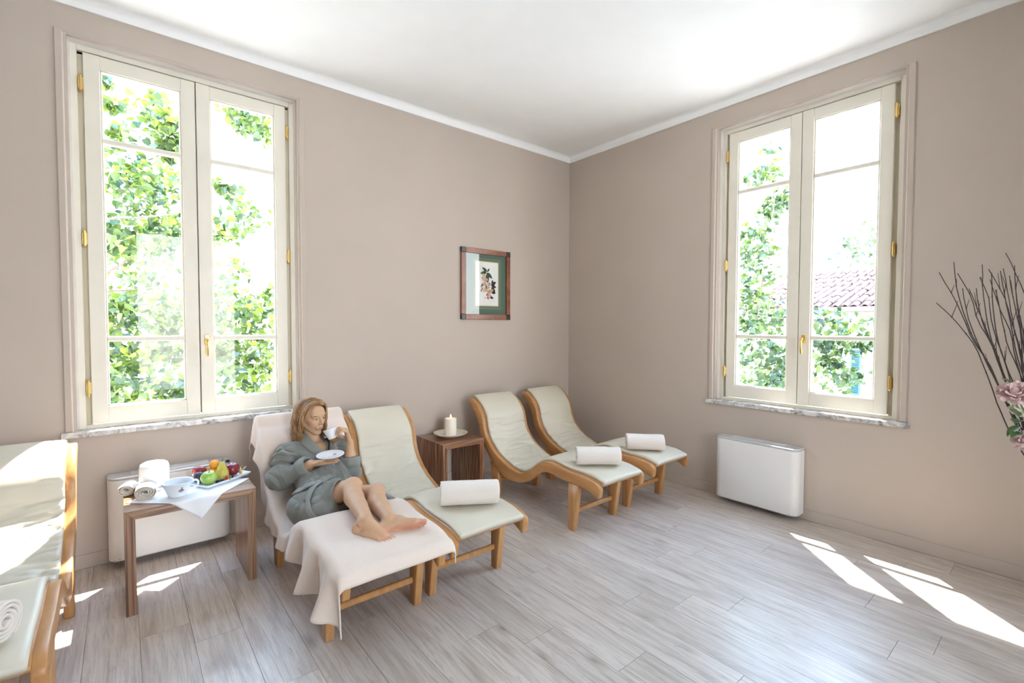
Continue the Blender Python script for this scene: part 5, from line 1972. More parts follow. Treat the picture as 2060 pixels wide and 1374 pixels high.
# the lock that falls forward over her left shoulder
for i in range(110):
    a = rn.uniform(-1, 1)
    b2 = rn.uniform(-1, 1)
    pts = [hp(-0.02 + 0.02 * a, 0.082 + 0.004 * b2, -0.03), hp(0.000 + 0.02 * a, 0.088 + 0.006 * b2, -0.085), A3(-3.035 + 0.018 * a, -0.665 + 0.016 * b2, 0.775), A3(-3.015 + 0.022 * a, -0.715 + 0.020 * b2, 0.755 + 0.008 * b2), A3(-2.985 + 0.026 * a, -0.735 + 0.02 * b2, 0.728 + 0.010 * a)]
    P = resample(pts, 14)
    P += 0.003 * np.sin(np.linspace(0, 9, 14) + rn.uniform(0, 6))[:, None] * A3(0.7, 0.5, 0.4)
    strands.tube(P, np.linspace(0.0020, 0.0009, 14), 4, flat=0.6, caps=False)
so = obj('strands', strands, M_hair, ho)
so['kind'] = 'stuff'

# ------------------------------------------------------------------ bathrobe
M_robe = terry('grey_green_terry', (0.225, 0.228, 0.208), 0.6)
M_robe2 = terry('grey_terry_band', (0.275, 0.283, 0.262), 0.6)
nA, nB = Noise(51), Noise(52)


def folds(amp, freq, squash=3.0, axis=None):
    """cloth folds as a displacement: grooves between soft swells; with AXIS they run round the limb"""
    def f(g, t):
        if axis is None:
            n1 = nA(g[0] * freq, g[1] * freq * 0.7, g[2] * freq)
            n2 = nB(g[0] * freq * 2.1 + 5, g[1] * freq * 1.6, g[2] * freq * 2.1)
        else:
            w = 1.3 * nB(g[0] * 11, g[1] * 11, g[2] * 11)
            n1 = nA(t * freq + w, (g[0] + g[1]) * squash, g[2] * squash)
            n2 = nB(t * freq * 2.0 + 2 * w, (g[0] - g[1]) * squash * 2, g[2] * squash * 2)
        return amp * ((0.42 - np.abs(n1)) * 1.7 + 0.75 * (0.35 - np.abs(n2)))
    return f


R = Vol((-3.48, -1.42, 0.30), (-2.74, -0.44, 0.80), 0.0042)
R.cap((-3.165, -0.96, 0.440), (-3.14, -0.775, 0.55), 0.140, 0.112, 0.03, mod=folds(0.013, 13))
R.cap((-3.14, -0.775, 0.55), (-3.098, -0.655, 0.645), 0.112, 0.098, 0.03, mod=folds(0.010, 14))
R.cap(SHO_R + A3(0.01, 0, -0.005), (-3.12, -0.625, 0.695), 0.062, 0.052, 0.03, mod=folds(0.006, 16))
R.cap((-3.08, -0.620, 0.690), SHO_L + A3(-0.01, 0, -0.005), 0.050, 0.060, 0.03, mod=folds(0.006, 16))
R.cap((-3.12, -0.58, 0.735), (-3.06, -0.575, 0.732), 0.038, 0.038, 0.03)
R.cap((-3.215, -0.665, 0.655), (-3.130, -0.745, 0.610), 0.070, 0.070, 0.03, mod=folds(0.008, 16))
R.cap((-3.030, -0.690, 0.635), (-3.035, -0.900, 0.490), 0.072, 0.090, 0.03, mod=folds(0.014, 15))
# sleeves
R.cap(SHO_R, ELB_R + A3(-0.005, 0.0, 0.0), 0.068, 0.068, 0.016, mod=folds(0.020, 6.0, 5, 1))
ce_r = ELB_R * 0.20 + WRI_R * 0.80
R.cap(ELB_R + A3(-0.005, 0, 0.0), ce_r, 0.070, 0.050, 0.016, mod=folds(0.018, 5.0, 5, 1))
R.cap(SHO_L, ELB_L + A3(0.005, 0, -0.0), 0.066, 0.064, 0.016, mod=folds(0.018, 6.0, 5, 1))
ce_l = ELB_L * 0.62 + WRI_L * 0.38
R.cap(ELB_L + A3(0.005, 0, -0.0), ce_l, 0.064, 0.050, 0.016, mod=folds(0.012, 4.0, 5, 1))
R.cap(ELB_L + A3(0.02, 0.02, -0.02), ELB_L + A3(-0.01, 0.05, -0.04), 0.050, 0.045, 0.025, mod=folds(0.010, 20))
# skirt over the lap
hem_r = HIP_R * 0.25 + KNEE_R * 0.75
hem_l = HIP_L * 0.50 + KNEE_L * 0.50
R.cap(HIP_R, hem_r, 0.108, 0.076, 0.03, mod=folds(0.011, 13))
R.cap(HIP_L, hem_l, 0.105, 0.080, 0.03, mod=folds(0.009, 13))
R.cap((-3.285, -0.99, 0.425), (-3.225, -1.185, 0.465), 0.085, 0.074, 0.03, mod=folds(0.015, 11))
R.cap((-3.275, -1.03, 0.375), (-3.190, -1.235, 0.450), 0.058, 0.052, 0.025, mod=folds(0.013, 13))
R.cap((-3.285, -1.08, 0.365), (-3.255, -1.190, 0.405), 0.048, 0.042, 0.02, mod=folds(0.010, 15))
R.cap((-3.205, -1.13, 0.470), (-3.125, -1.275, 0.468), 0.062, 0.052, 0.02, mod=folds(0.012, 22))
R.cap((-3.225, -1.16, 0.430), (-3.145, -1.285, 0.442), 0.045, 0.035, 0.02, mod=folds(0.012, 24))
# hem cut straight across the thigh
ax = nrm(KNEE_R - HIP_R)
sl, g = R.win(R.lo, R.lo + R.h * R.n)
hd = ((g[0] + 3.113) * 0.47 + (g[1] + 1.200) * -0.88 + (g[2] - 0.612) * 0.14) + 0.010 * nB(g[0] * 14, g[1] * 14, g[2] * 14)
R.D = np.maximum(R.D, hd.astype(np.float32))
# open neck
R.chain([(-3.085, -0.660, 0.765), (-3.080, -0.720, 0.712), (-3.074, -0.790, 0.650)], [0.040, 0.030, 0.014], 0.010, sub=True)
# hollow sleeve ends and the skirt's opening
R.cap(ce_r, ce_r + (WRI_R - ELB_R) * 0.5, 0.038, 0.045, 0.006, sub=True)
R.cap(ce_l + (WRI_L - ELB_L) * 0.02, ce_l + (WRI_L - ELB_L) * 0.6, 0.038, 0.045, 0.006, sub=True)
R.cap(hem_r - ax * 0.07, hem_r + ax * 0.05, 0.060, 0.066, 0.008, sub=True)
rv, rf_ = R.mesh()
rv = relax(rv, rf_, 1, 0.3)
rv = np.stack([rv[:, 0], rv[:, 1], rv[:, 2]], 1)
robe = link('bathrobe', np_mesh('bathrobe', rv, rf_), M_robe, woman, label='grey-green terry bathrobe')


def band(pts, w, th, nrmls, seed, n=40):
    """a flat strip of cloth along PTS, W wide, TH thick; NRMLS: direction it faces at each point"""
    P = resample(pts, n)
    Nn = resample(nrmls, n)
    T = np.gradient(P, axis=0)
    T /= np.linalg.norm(T, axis=1)[:, None]
    no_ = Noise(seed)
    rows = []
    wv = resample(np.array(w, float)[:, None], n)[:, 0] if not np.isscalar(w) else np.full(n, w)
    for i in range(n):
        nn = nrm(Nn[i] - T[i] * (Nn[i] @ T[i]))
        s = np.cross(T[i], nn)
        q = []
        for k in range(12):
            a = 2 * PI * k / 12
            c, d = math.cos(a), math.sin(a)
            c = math.copysign(abs(c) ** 0.6, c)
            j = 0.0015 * float(no_(i * 0.35, c * 2, 1.5))
            q.append(P[i] + s * c * wv[i] / 2 + nn * (d * th / 2 + j + 0.25 * th * (1 - c * c)))
        rows.append(q)
    mb = MB().grid(rows, wrap=True)
    m = len(rows[0])
    mb.add(rows[0], [tuple(range(m))[::-1]])
    mb.add(rows[-1], [tuple(range(m))])
    return mb


# shawl collar: from behind the neck down both edges of the opening
cr = [(-3.085, -0.585, 0.768), (-3.145, -0.600, 0.772), (-3.172, -0.645, 0.765), (-3.158, -0.712, 0.735), (-3.122, -0.770, 0.692), (-3.078, -0.822, 0.650), (-3.062, -0.865, 0.600)]
cn = [(0, .5, .9), (-.5, .3, .9), (-.8, -.1, .8), (-.55, -.6, .7), (-.35, -.8, .6), (-.2, -.85, .5), (0, -.9, .4)]
weld(obj('collar', band(cr, [.060, .066, .070, .068, .062, .056, .04], 0.020, cn, 61), M_robe2, robe, label='broad shawl collar'))
cl = [(-3.085, -0.585, 0.768), (-3.030, -0.592, 0.766), (-3.002, -0.640, 0.752), (-3.004, -0.705, 0.722), (-3.022, -0.762, 0.682), (-3.048, -0.815, 0.640)]
cn = [(0, .5, .9), (.5, .3, .9), (.8, -.1, .8), (.45, -.65, .7), (.25, -.8, .6), (.1, -.9, .5)]
weld(obj('collar', band(cl, [.060, .064, .064, .060, .054, .04], 0.020, cn, 62), M_robe2, robe, label='broad shawl collar'))


def cuff(c, axis, r, L, seed):
    """turned-back sleeve end: a hollow ring"""
    A = nrm(axis)
    u = nrm(np.cross(A, (0, 0, 1)))
    w = np.cross(A, u)
    no_ = Noise(seed)
    prof = [(-L * .5, r * 1.0), (-L * .42, r * 1.10), (-L * .1, r * 1.12), (L * .35, r * 1.10), (L * .5, r * 1.02), (L * .5, r * .90), (L * .3, r * .84), (-L * .4, r * .80)]
    rows = []
    for h_, rr_ in prof:
        rows.append([c + A * h_ + (u * math.cos(a) + w * math.sin(a)) * rr_ * (1 + 0.07 * float(no_(2 + 2 * math.cos(a), 2 + 2 * math.sin(a), h_ * 20))) for a in np.linspace(0, 2 * PI, 30, endpoint=False)])
    return MB().grid(rows, wrap=True, flip=True)


weld(obj('cuff', cuff(ce_r + (WRI_R - ELB_R) * 0.02, WRI_R - ELB_R, 0.052, 0.060, 71), M_robe2, robe, label='turned-back cuff'))
weld(obj('cuff', cuff(ce_l + (WRI_L - ELB_L) * 0.0, WRI_L - ELB_L, 0.058, 0.058, 72), M_robe2, robe, label='turned-back cuff'))

from mathutils.bvhtree import BVHTree
RB_ = BVHTree.FromPolygons([tuple(v) for v in rv], [tuple(f) for f in rf_])


def wrap(pts, off):
    out = []
    for q in resample(pts, 30):
        h_, nn, _i, _d = RB_.find_nearest(Vector(q))
        out.append((h_ + nn * off, nn))
    P_ = np.array([list(o_[0]) for o_ in out])
    for _ in range(3):
        P_[1:-1] = P_[1:-1] * 0.5 + (P_[:-2] + P_[2:]) * 0.25
    return P_, np.array([list(o_[1]) for o_ in out])


# belt: band over the waist, knot, loop and tail
belt = [(-3.325, -0.93, 0.53), (-3.300, -0.985, 0.552), (-3.245, -1.015, 0.575), (-3.175, -1.010, 0.590), (-3.10, -0.97, 0.590)]
bnn = [(-.8, -.3, .4), (-.6, -.7, .5), (-.3, -.8, .6), (0, -.8, .7), (.3, -.7, .7)]
bp_, bnn = wrap(belt, 0.005)
weld(obj('belt', band(bp_, 0.042, 0.009, bnn, 81), M_robe2, robe, label='cloth belt'))
lp = [(-3.185, -1.015, 0.592), (-3.235, -1.075, 0.565), (-3.268, -1.125, 0.520), (-3.270, -1.165, 0.480), (-3.238, -1.205, 0.452), (-3.205, -1.235, 0.438), (-3.180, -1.250, 0.432)]
ln = [(0, -.6, .8), (-.3, -.7, .7), (-.5, -.8, .4), (-.3, -.9, .3), (-.2, -.9, .5), (-.1, -.8, .6), (0, -.8, .6)]
lp_, ln = wrap(lp, 0.009)
weld(obj('belt', band(lp_, 0.040, 0.010, ln, 83), M_robe2, robe, label='hanging belt end'))
# edge of the robe that shows beyond her left leg
fl_ = [(-2.965, -1.12, 0.480), (-2.915, -1.20, 0.490), (-2.885, -1.28, 0.490), (-2.868, -1.345, 0.480)]
weld(obj('robe_flap', band(fl_, [.11, .13, .10, .03], 0.020, [(.3, -.2, .9)] * 4, 85), M_robe, robe))

# ------------------------------------------------------------------ cup, saucer, spoon
M_cup = plain('tea_china', (0.84, 0.84, 0.86), 0.14, 0.5, var=0.01)
M_steel = plain('spoon_steel', (0.62, 0.63, 0.65), 0.2, 0.5, metal=1.0, var=0.02)
M_tea = plain('tea', (0.16, 0.06, 0.02), 0.1)
cupc = A3(-3.026, -0.776, 0.760)
cu_ = empty('teacup', tuple(cupc))
cu_.rotation_euler = Vector((0, 0, 1)).rotation_difference(Vector((-0.20, 0.25, 0.95))).to_euler()
tag(cu_, 'white teacup the woman lifts to her lips', 'cup')
obj('cup_body', MB().lathe([(0.0, 0.002), (0.020, 0.002), (0.022, 0.0), (0.0245, 0.001), (0.027, 0.010), (0.035, 0.034), (0.0415, 0.058), (0.0455, 0.066), (0.0445, 0.0665), (0.0395, 0.057), (0.033, 0.034), (0.024, 0.012), (0.0, 0.008)], n=40), M_cup, cu_)
obj('tea', MB().lathe([(0.0, 0.048), (0.0365, 0.048)], n=30), M_tea, cu_)
hx_, hy_ = nrm((0.857, -0.50, 0))[:2]
obj('handle', MB().tube(resample([(hx_ * 0.036, hy_ * 0.036, 0.052), (hx_ * 0.052, hy_ * 0.052, 0.057), (hx_ * 0.062, hy_ * 0.062, 0.047), (hx_ * 0.058, hy_ * 0.058, 0.030), (hx_ * 0.044, hy_ * 0.044, 0.020), (hx_ * 0.030, hy_ * 0.030, 0.020)], 20), 0.0036, 8), M_cup, cu_)

sa_ = obj('saucer', MB().lathe([(0.0, 0.002), (0.028, 0.002), (0.030, 0.0), (0.034, 0.0), (0.037, 0.003), (0.060, 0.008), (0.081, 0.0145), (0.084, 0.0165), (0.081, 0.0172), (0.058, 0.0112), (0.034, 0.0068), (0.0, 0.006)], n=48), M_cup, None, tuple(SAU - A3(0, 0, 0.006)), (0.06, -0.06, 0))
tag(sa_, 'white saucer balanced on the woman\'s open hand', 'saucer')
sp = empty('teaspoon', tuple(SAU + A3(-0.012, -0.045, 0.0085)), 0.42)
sp.rotation_euler = (0.05, -0.07, 0.35)
tag(sp, 'small steel teaspoon lying on the saucer', 'spoon')
obj('spoon_handle', MB().tube([(-0.062, 0, 0.002), (-0.03, 0, 0.004), (0.0, 0, 0.003), (0.022, 0, 0.0015)], [0.0032, 0.0022, 0.0016, 0.0020], 8, flat=0.5), M_steel, sp)
obj('spoon_bowl', MB().lathe([(0.0, -0.0028), (0.006, -0.0015), (0.0098, 0.0015), (0.0100, 0.0022), (0.006, 0.0), (0.0, -0.001)], (0.030, 0, 0.002), 18, sq=0.72), M_steel, sp)
# ================================================================== outside
M_gravel = plain('pale_gravel', (0.62, 0.59, 0.53), 0.95, 0.1, var=0.15, scale=3.0)
M_bark = plain('grey_bark', (0.20, 0.145, 0.12), 0.9, var=0.25, scale=30)


def leaf_mat(name, dark, light, trans=0.45):
    m = bpy.data.materials.new(name)
    m.use_nodes = True
    nt = m.node_tree
    nt.nodes.clear()
    out = N(nt, 'ShaderNodeOutputMaterial')
    oi = N(nt, 'ShaderNodeObjectInfo')
    ge = N(nt, 'ShaderNodeNewGeometry')
    ad = N(nt, 'ShaderNodeMath', operation='ADD')
    fr = N(nt, 'ShaderNodeMath', operation='FRACT')
    nt.links.new(oi.outputs['Random'], ad.inputs[0])
    nt.links.new(ge.outputs['Random Per Island'], ad.inputs[1])
    nt.links.new(ad.outputs[0], fr.inputs[0])
    r = ramp(nt, [(0.0, dark), (0.6, [(a + c) / 2 for a, c in zip(dark, light)]), (1.0, light)])
    nt.links.new(fr.outputs[0], r.inputs['Fac'])
    df = N(nt, 'ShaderNodeBsdfDiffuse')
    tl = N(nt, 'ShaderNodeBsdfTranslucent')
    gl = N(nt, 'ShaderNodeBsdfGlossy', Roughness=0.45)
    gl.inputs['Color'].default_value = (0.5, 0.6, 0.6, 1)
    tint = N(nt, 'ShaderNodeMix', data_type='RGBA', blend_type='MULTIPLY')
    tint.inputs['Factor'].default_value = 1.0
    tint.inputs['B'].default_value = (1.25, 1.2, 0.6, 1)
    nt.links.new(r.outputs['Color'], tint.inputs['A'])
    nt.links.new(r.outputs['Color'], df.inputs['Color'])
    nt.links.new(tint.outputs['Result'], tl.inputs['Color'])
    m1 = N(nt, 'ShaderNodeMixShader')
    m1.inputs['Fac'].default_value = trans
    nt.links.new(df.outputs[0], m1.inputs[1])
    nt.links.new(tl.outputs[0], m1.inputs[2])
    m2 = N(nt, 'ShaderNodeMixShader')
    m2.inputs['Fac'].default_value = 0.10
    nt.links.new(m1.outputs[0], m2.inputs[1])
    nt.links.new(gl.outputs[0], m2.inputs[2])
    nt.links.new(m2.outputs[0], out.inputs['Surface'])
    return m


M_leafA = leaf_mat('linden_leaf', (0.008, 0.030, 0.004), (0.165, 0.235, 0.030))
M_leafB = leaf_mat('garden_leaf', (0.007, 0.030, 0.008), (0.10, 0.155, 0.028))
M_leafC = leaf_mat('hazy_leaf', (0.04, 0.065, 0.028), (0.07, 0.10, 0.048), 0.3)  # far haze is put into this muted green

gp = obj('ground', MB().box((-60, -60, -3.4), (60, 60, -3.2)), M_gravel)  # ground added in a pale tone to bounce sunlight up to the ceiling
struct(gp, 'pale sunlit gravel ground outside')

# heart-shaped leaf, folded along its midrib, length 1 along x
LV = [(0, 0, 0), (-0.06, 0.20, 0.05), (0.10, 0.42, 0.08), (0.42, 0.40, 0.06), (0.78, 0.16, 0.0), (1.0, 0, -0.10), (0.45, 0, -0.03),
      (0.78, -0.16, 0.0), (0.42, -0.40, 0.06), (0.10, -0.42, 0.08), (-0.06, -0.20, 0.05)]
LF = [(0, 6, 2, 1), (6, 3, 2), (6, 4, 3), (6, 5, 4), (6, 7, 5), (6, 8, 7), (6, 9, 8), (0, 10, 9, 6)]
LVn = np.array(LV)


def tree(name, label, blobs, branches, trunk, limb_ends, mat, size, n_single, seed, extra):
    rn = np.random.RandomState(seed)
    root = empty(name, (trunk[0][0], trunk[0][1], trunk[0][2]))
    tag(root, label, 'tree', 'trees outside the windows')
    o0 = Vector(root.location)
    tm = MB().tube([Vector(q) - o0 for q in resample(trunk, 14)], np.linspace(0.17, 0.07, 14), 10)
    obj('trunk', tm, M_bark, root)
    for b in branches:
        P = resample(b, 16)
        P[1:-1] += rn.uniform(-1, 1, (14, 3)) * 0.008
        obj('branch', MB().tube([Vector(q) - o0 for q in P], np.linspace(0.014, 0.006, 16) * (1.0 if size > 0.07 else 0.5), 6), M_bark, root)
    for a, e in limb_ends:
        P = resample([a, ((a[0] + e[0]) / 2, (a[1] + e[1]) / 2, (a[2] + e[2]) / 2 + 0.12), e], 10)
        obj('branch', MB().tube([Vector(q) - o0 for q in P], np.linspace(0.035, 0.013, 10) * (1.0 if size > 0.07 else 0.5), 6), M_bark, root)
    pos = []
    for x, y, z, r, n in blobs:
        for _ in range(n):
            d = rn.normal(size=3)
            d /= np.linalg.norm(d)
            pos.append(np.array([x, y, z]) + d * r * rn.rand() ** 0.45 * np.array([1, 1.5, 1]))
    ex = []
    for x, y, z, r, n in extra:
        for _ in range(n):
            d = rn.normal(size=3)
            d /= np.linalg.norm(d)
            ex.append(np.array([x, y, z]) + d * r * rn.rand() ** 0.4)
    pos = [q for q in pos if q[1] > 0.75 or q[0] > 0.75]
    c = np.array([-4.08, -3.9, 1.5])
    order = np.argsort([np.linalg.norm(q - c) for q in pos])
    meshes = []
    for i in range(4):
        mb = MB().add(LVn * size * (0.85 + 0.1 * i), LF, 0, False)
        meshes.append(mb.mesh('leaf'))
    def rot():
        az = rn.uniform(0, 2 * PI)
        return (rn.normal() * 0.75, 0.45 + rn.normal() * 0.55, az)
    from mathutils import Euler
    single = set(order[:n_single].tolist())
    mass = MB()
    for i, q in enumerate(pos):
        e = rot()
        if i in single:
            link('leaf', meshes[i % 4], mat, root, Vector(q) - o0, e)
        else:
            Rm = np.array(Euler(e).to_matrix())
            mass.add(LVn * size * rn.uniform(0.75, 1.15) @ Rm.T + (q - np.array(o0)), LF)
    for q in ex:
        Rm = np.array(Euler(rot()).to_matrix())
        mass.add(LVn * size * rn.uniform(0.8, 1.3) @ Rm.T + (q - np.array(o0)), LF)
    fo = obj('foliage', mass, mat, root)
    fo['kind'] = 'stuff'
    return root


LB = [(-4.13, 0.9, 3.35, 0.05, 5), (-4.11, 1.2, 3.27, 0.06, 7), (-3.82, 2.2, 3.61, 0.28, 45), (-3.66, 1.6, 3.36, 0.17, 40), (-4.06, 1.6, 3.17, 0.11, 12), (-3.69, 1.8, 3.22, 0.13, 30), (-4.03, 2.2, 3.0, 0.29, 60), (-3.68, 2.8, 3.13, 0.28, 45), (-3.82, 2.6, 2.71, 0.46, 100), (-4.11, 2.0, 2.37, 0.26, 50), (-3.64, 2.4, 2.49, 0.27, 45), (-3.86, 3.2, 2.14, 0.5, 80), (-3.88, 2.8, 1.69, 0.47, 90), (-4.13, 2.0, 1.57, 0.24, 45), (-3.69, 2.2, 1.58, 0.23, 45), (-4.03, 1.8, 1.19, 0.28, 60), (-3.7, 2.2, 1.24, 0.21, 35), (-3.91, 2.2, 0.89, 0.43, 90), (-4.14, 1.5, 0.93, 0.2, 40), (-3.67, 1.8, 0.84, 0.17, 30), (-3.1, 2.0, 3.85, 0.18, 24), (-2.9, 1.8, 3.73, 0.19, 30), (-2.85, 1.5, 3.46, 0.13, 22), (-3.05, 1.8, 3.61, 0.12, 12), (-3.32, 1.5, 2.86, 0.08, 6), (-3.2, 1.5, 2.82, 0.07, 6), (-2.94, 2.8, 2.88, 0.28, 30), (-3.19, 2.2, 2.51, 0.2, 24), (-2.78, 2.6, 2.8, 0.17, 10), (-2.97, 3.0, 2.19, 0.23, 22), (-3.18, 2.0, 1.68, 0.28, 60), (-2.81, 2.4, 1.69, 0.26, 40), (-2.92, 2.4, 1.46, 0.27, 40), (-3.27, 1.8, 1.16, 0.24, 50), (-2.9, 2.0, 1.13, 0.26, 45), (-3.05, 2.0, 0.86, 0.32, 60), (-2.72, 2.2, 1.88, 0.13, 8)]
RB = [(1.6, -1.55, 3.5, 0.08, 6), (1.8, -1.53, 3.32, 0.13, 16), (1.6, -1.47, 3.2, 0.13, 14), (2.0, -1.54, 3.02, 0.14, 26), (2.0, -1.43, 2.89, 0.17, 26), (1.6, -1.4, 2.58, 0.16, 26), (1.4, -1.46, 2.35, 0.16, 26), (2.0, -1.41, 2.45, 0.12, 10), (1.8, -1.35, 2.15, 0.19, 32), (1.5, -1.39, 1.87, 0.16, 26), (2.0, -1.27, 1.7, 0.26, 48), (2.4, -1.36, 1.61, 0.23, 36), (1.5, -1.38, 1.51, 0.16, 26), (2.2, -1.38, 1.23, 0.26, 60), (2.2, -1.51, 0.98, 0.21, 44), (1.4, -1.43, 1.11, 0.09, 8), (1.8, -1.43, 0.82, 0.21, 36), (1.8, -2.1, 1.59, 0.15, 22), (2.2, -2.16, 1.51, 0.19, 30), (2.0, -2.45, 1.53, 0.09, 9), (1.6, -2.16, 1.28, 0.15, 26), (1.8, -2.32, 1.32, 0.15, 24), (1.9, -2.44, 1.33, 0.11, 16), (1.6, -2.21, 1.11, 0.11, 16), (1.8, -2.21, 0.95, 0.16, 28), (2.0, -2.29, 0.99, 0.13, 16)]
LBR = [[(-4.39, 1.9, 2.41), (-4.16, 1.9, 2.48), (-3.85, 1.9, 2.55), (-3.7, 1.9, 2.6), (-3.32, 1.9, 2.69)], [(-4.4, 2.05, 1.93), (-4.17, 2.05, 2.0), (-4.01, 2.05, 2.15), (-3.85, 2.05, 2.36), (-3.73, 2.05, 2.42)], [(-4.42, 2.2, 1.79), (-4.17, 2.2, 1.83), (-3.89, 2.2, 1.87), (-3.73, 2.2, 1.91)], [(-4.18, 2.35, 1.71), (-4.01, 2.35, 1.78), (-3.85, 2.35, 1.86), (-3.74, 2.35, 1.91)], [(-4.4, 2.5, 1.72), (-4.15, 2.5, 1.71), (-3.85, 2.5, 1.72), (-3.52, 2.5, 1.69), (-3.16, 2.5, 1.69)], [(-4.19, 2.65, 1.52), (-3.93, 2.65, 1.58), (-3.71, 2.65, 1.62), (-3.38, 2.65, 1.69)], [(-4.42, 2.8, 1.6), (-4.18, 2.8, 1.56), (-3.93, 2.8, 1.51), (-3.66, 2.8, 1.49)], [(-4.42, 2.05, 1.27), (-4.17, 2.05, 1.23), (-3.87, 2.05, 1.2), (-3.56, 2.05, 1.19), (-3.28, 2.05, 1.17)], [(-4.19, 2.2, 1.11), (-3.95, 2.2, 1.13), (-3.74, 2.2, 1.16)], [(-4.44, 2.35, 0.99), (-4.19, 2.35, 0.93), (-3.95, 2.35, 0.89), (-3.7, 2.35, 0.81), (-3.52, 2.35, 0.79), (-3.19, 2.35, 0.72)], [(-4.19, 2.5, 1.5), (-4.1, 2.5, 1.48), (-3.85, 2.5, 1.46)], [(-3.74, 2.65, 2.62), (-3.47, 2.65, 2.43), (-3.28, 2.65, 2.28)], [(-3.22, 2.8, 1.23), (-2.91, 2.8, 1.28), (-2.74, 2.8, 1.12), (-2.57, 2.8, 0.98)]]
RBR = [[(1.8, -1.11, 1.66), (1.8, -1.36, 1.63), (1.8, -1.59, 1.6), (1.8, -1.8, 1.59)], [(1.8, -1.12, 0.86), (1.8, -1.31, 1.24), (1.8, -1.41, 1.84), (1.8, -1.49, 2.53), (1.8, -1.56, 3.09), (1.8, -1.49, 3.57)], [(1.8, -1.95, 1.26), (1.8, -2.14, 1.32), (1.8, -2.37, 1.38), (1.8, -2.53, 1.51)], [(1.8, -1.96, 0.93), (1.8, -2.2, 0.98), (1.8, -2.42, 1.05)], [(1.8, -1.95, 1.54), (1.8, -2.18, 1.59), (1.8, -2.45, 1.54)]]
LIMB = [((-6.0, 3.0, 1.2), b[0]) for b in LBR[:5] + LBR[6:8] + LBR[9:10]]
tree('linden_tree', 'leafy linden with thin level branches close outside the window over the bench', [(x, y, z, r, int(n * 3.4)) for x, y, z, r, n in LB], LBR,
     [(-6.0, 3.0, -3.2), (-5.95, 3.0, -1.0), (-6.02, 3.0, 1.2), (-5.9, 3.05, 3.4)], LIMB, M_leafA, 0.080, 300, 5,
     [(-5.2, 2.4, 1.6, 0.9, 160), (-5.6, 3.2, 2.8, 1.0, 140), (-4.6, 2.6, 0.2, 0.7, 90), (-2.2, 2.6, 0.6, 0.7, 80), (-3.4, 3.2, 0.0, 0.9, 120), (-2.0, 3.0, 1.7, 0.5, 40)])
tree('garden_tree', 'slim green tree outside the right-hand window, its twigs reaching in front of the roof', [(x, y, z, r, int(n * 3.2)) for x, y, z, r, n in RB + [(2.6, -1.32, 1.05, .26, 45), (2.6, -1.30, .66, .24, 40), (2.2, -1.36, 0.85, .2, 30)]], RBR,
     [(2.5, -0.35, -3.2), (2.45, -0.4, -1.0), (2.5, -0.45, 1.2), (2.4, -0.4, 3.4)], [((2.45, -0.42, 0.6), RBR[1][0]), ((2.48, -0.45, 1.4), RBR[0][0])], M_leafB, 0.070, 300, 8,
     [(2.4, -0.5, 1.4, 0.7, 120), (2.6, -0.2, 2.4, 0.6, 70), (2.6, -0.9, 0.2, 0.7, 110), (2.9, -1.3, 1.0, 0.4, 60)])

# pale tree rising behind the neighbour's roof
rn = np.random.RandomState(3)
bt = empty('background_tree', (21.0, 1.6, -2.2))
tag(bt, 'pale hazy tree rising behind the tiled roof', 'tree', 'trees outside the windows')
obj('trunk', MB().tube([(0, 0, -1.0), (0.1, 0, 3.0), (0, 0.1, 6.9)], [0.3, 0.2, 0.08], 8), M_bark, bt)
mb = MB()
from mathutils import Euler
for x, y, z, r, n in ((0, 0.3, 7.6, 1.25, 150), (0.2, -1.0, 7.1, 0.9, 100), (-0.2, 1.4, 6.9, 0.8, 60), (0, -0.2, 6.3, 1.4, 150), (0.3, -2.2, 6.3, 0.8, 60)):
    for _ in range(n):
        d = rn.normal(size=3)
        d /= np.linalg.norm(d)
        q = np.array([x, y, z]) + d * r * rn.rand() ** 0.45
        Rm = np.array(Euler((rn.normal() * .7, .4 + rn.normal() * .6, rn.uniform(0, 6.28))).to_matrix())
        mb.add(LVn * 0.2 * rn.uniform(0.7, 1.2) @ Rm.T + q, LF)
fo = obj('foliage', mb, M_leafC, bt)
fo['kind'] = 'stuff'

# neighbour's house: white wall, blue-green louvred shutter, clay tile roof
M_hw = plain('white_render', (0.80, 0.78, 0.73), 0.9, 0.1, var=0.03)
M_tile = plain('clay_tile', (0.10, 0.06, 0.053), 0.85, 0.15, var=0.25, scale=2.5)
M_dark = plain('dark_eave', (0.12, 0.12, 0.14), 0.7)
M_shut = plain('blue_green_shutter', (0.018, 0.075, 0.095), 0.5, 0.4)
M_pane = plain('grey_blue_pane', (0.16, 0.22, 0.30), 0.1, 0.6)  # opaque grey-blue colour for the house's glass
hx = 10.0
hs = empty('house', (hx, 0, -3.2))
tag(hs, 'white neighbouring house with clay tile roof and blue-green shutter', 'house')
obj('house_wall', MB().box((0, -6.5, 0), (8, 6.5, 5.05)), M_hw, hs)
obj('eave_board', MB().box((-0.42, -6.6, 5.08), (0.02, 6.6, 5.16)), M_dark, hs, label='dark eave')
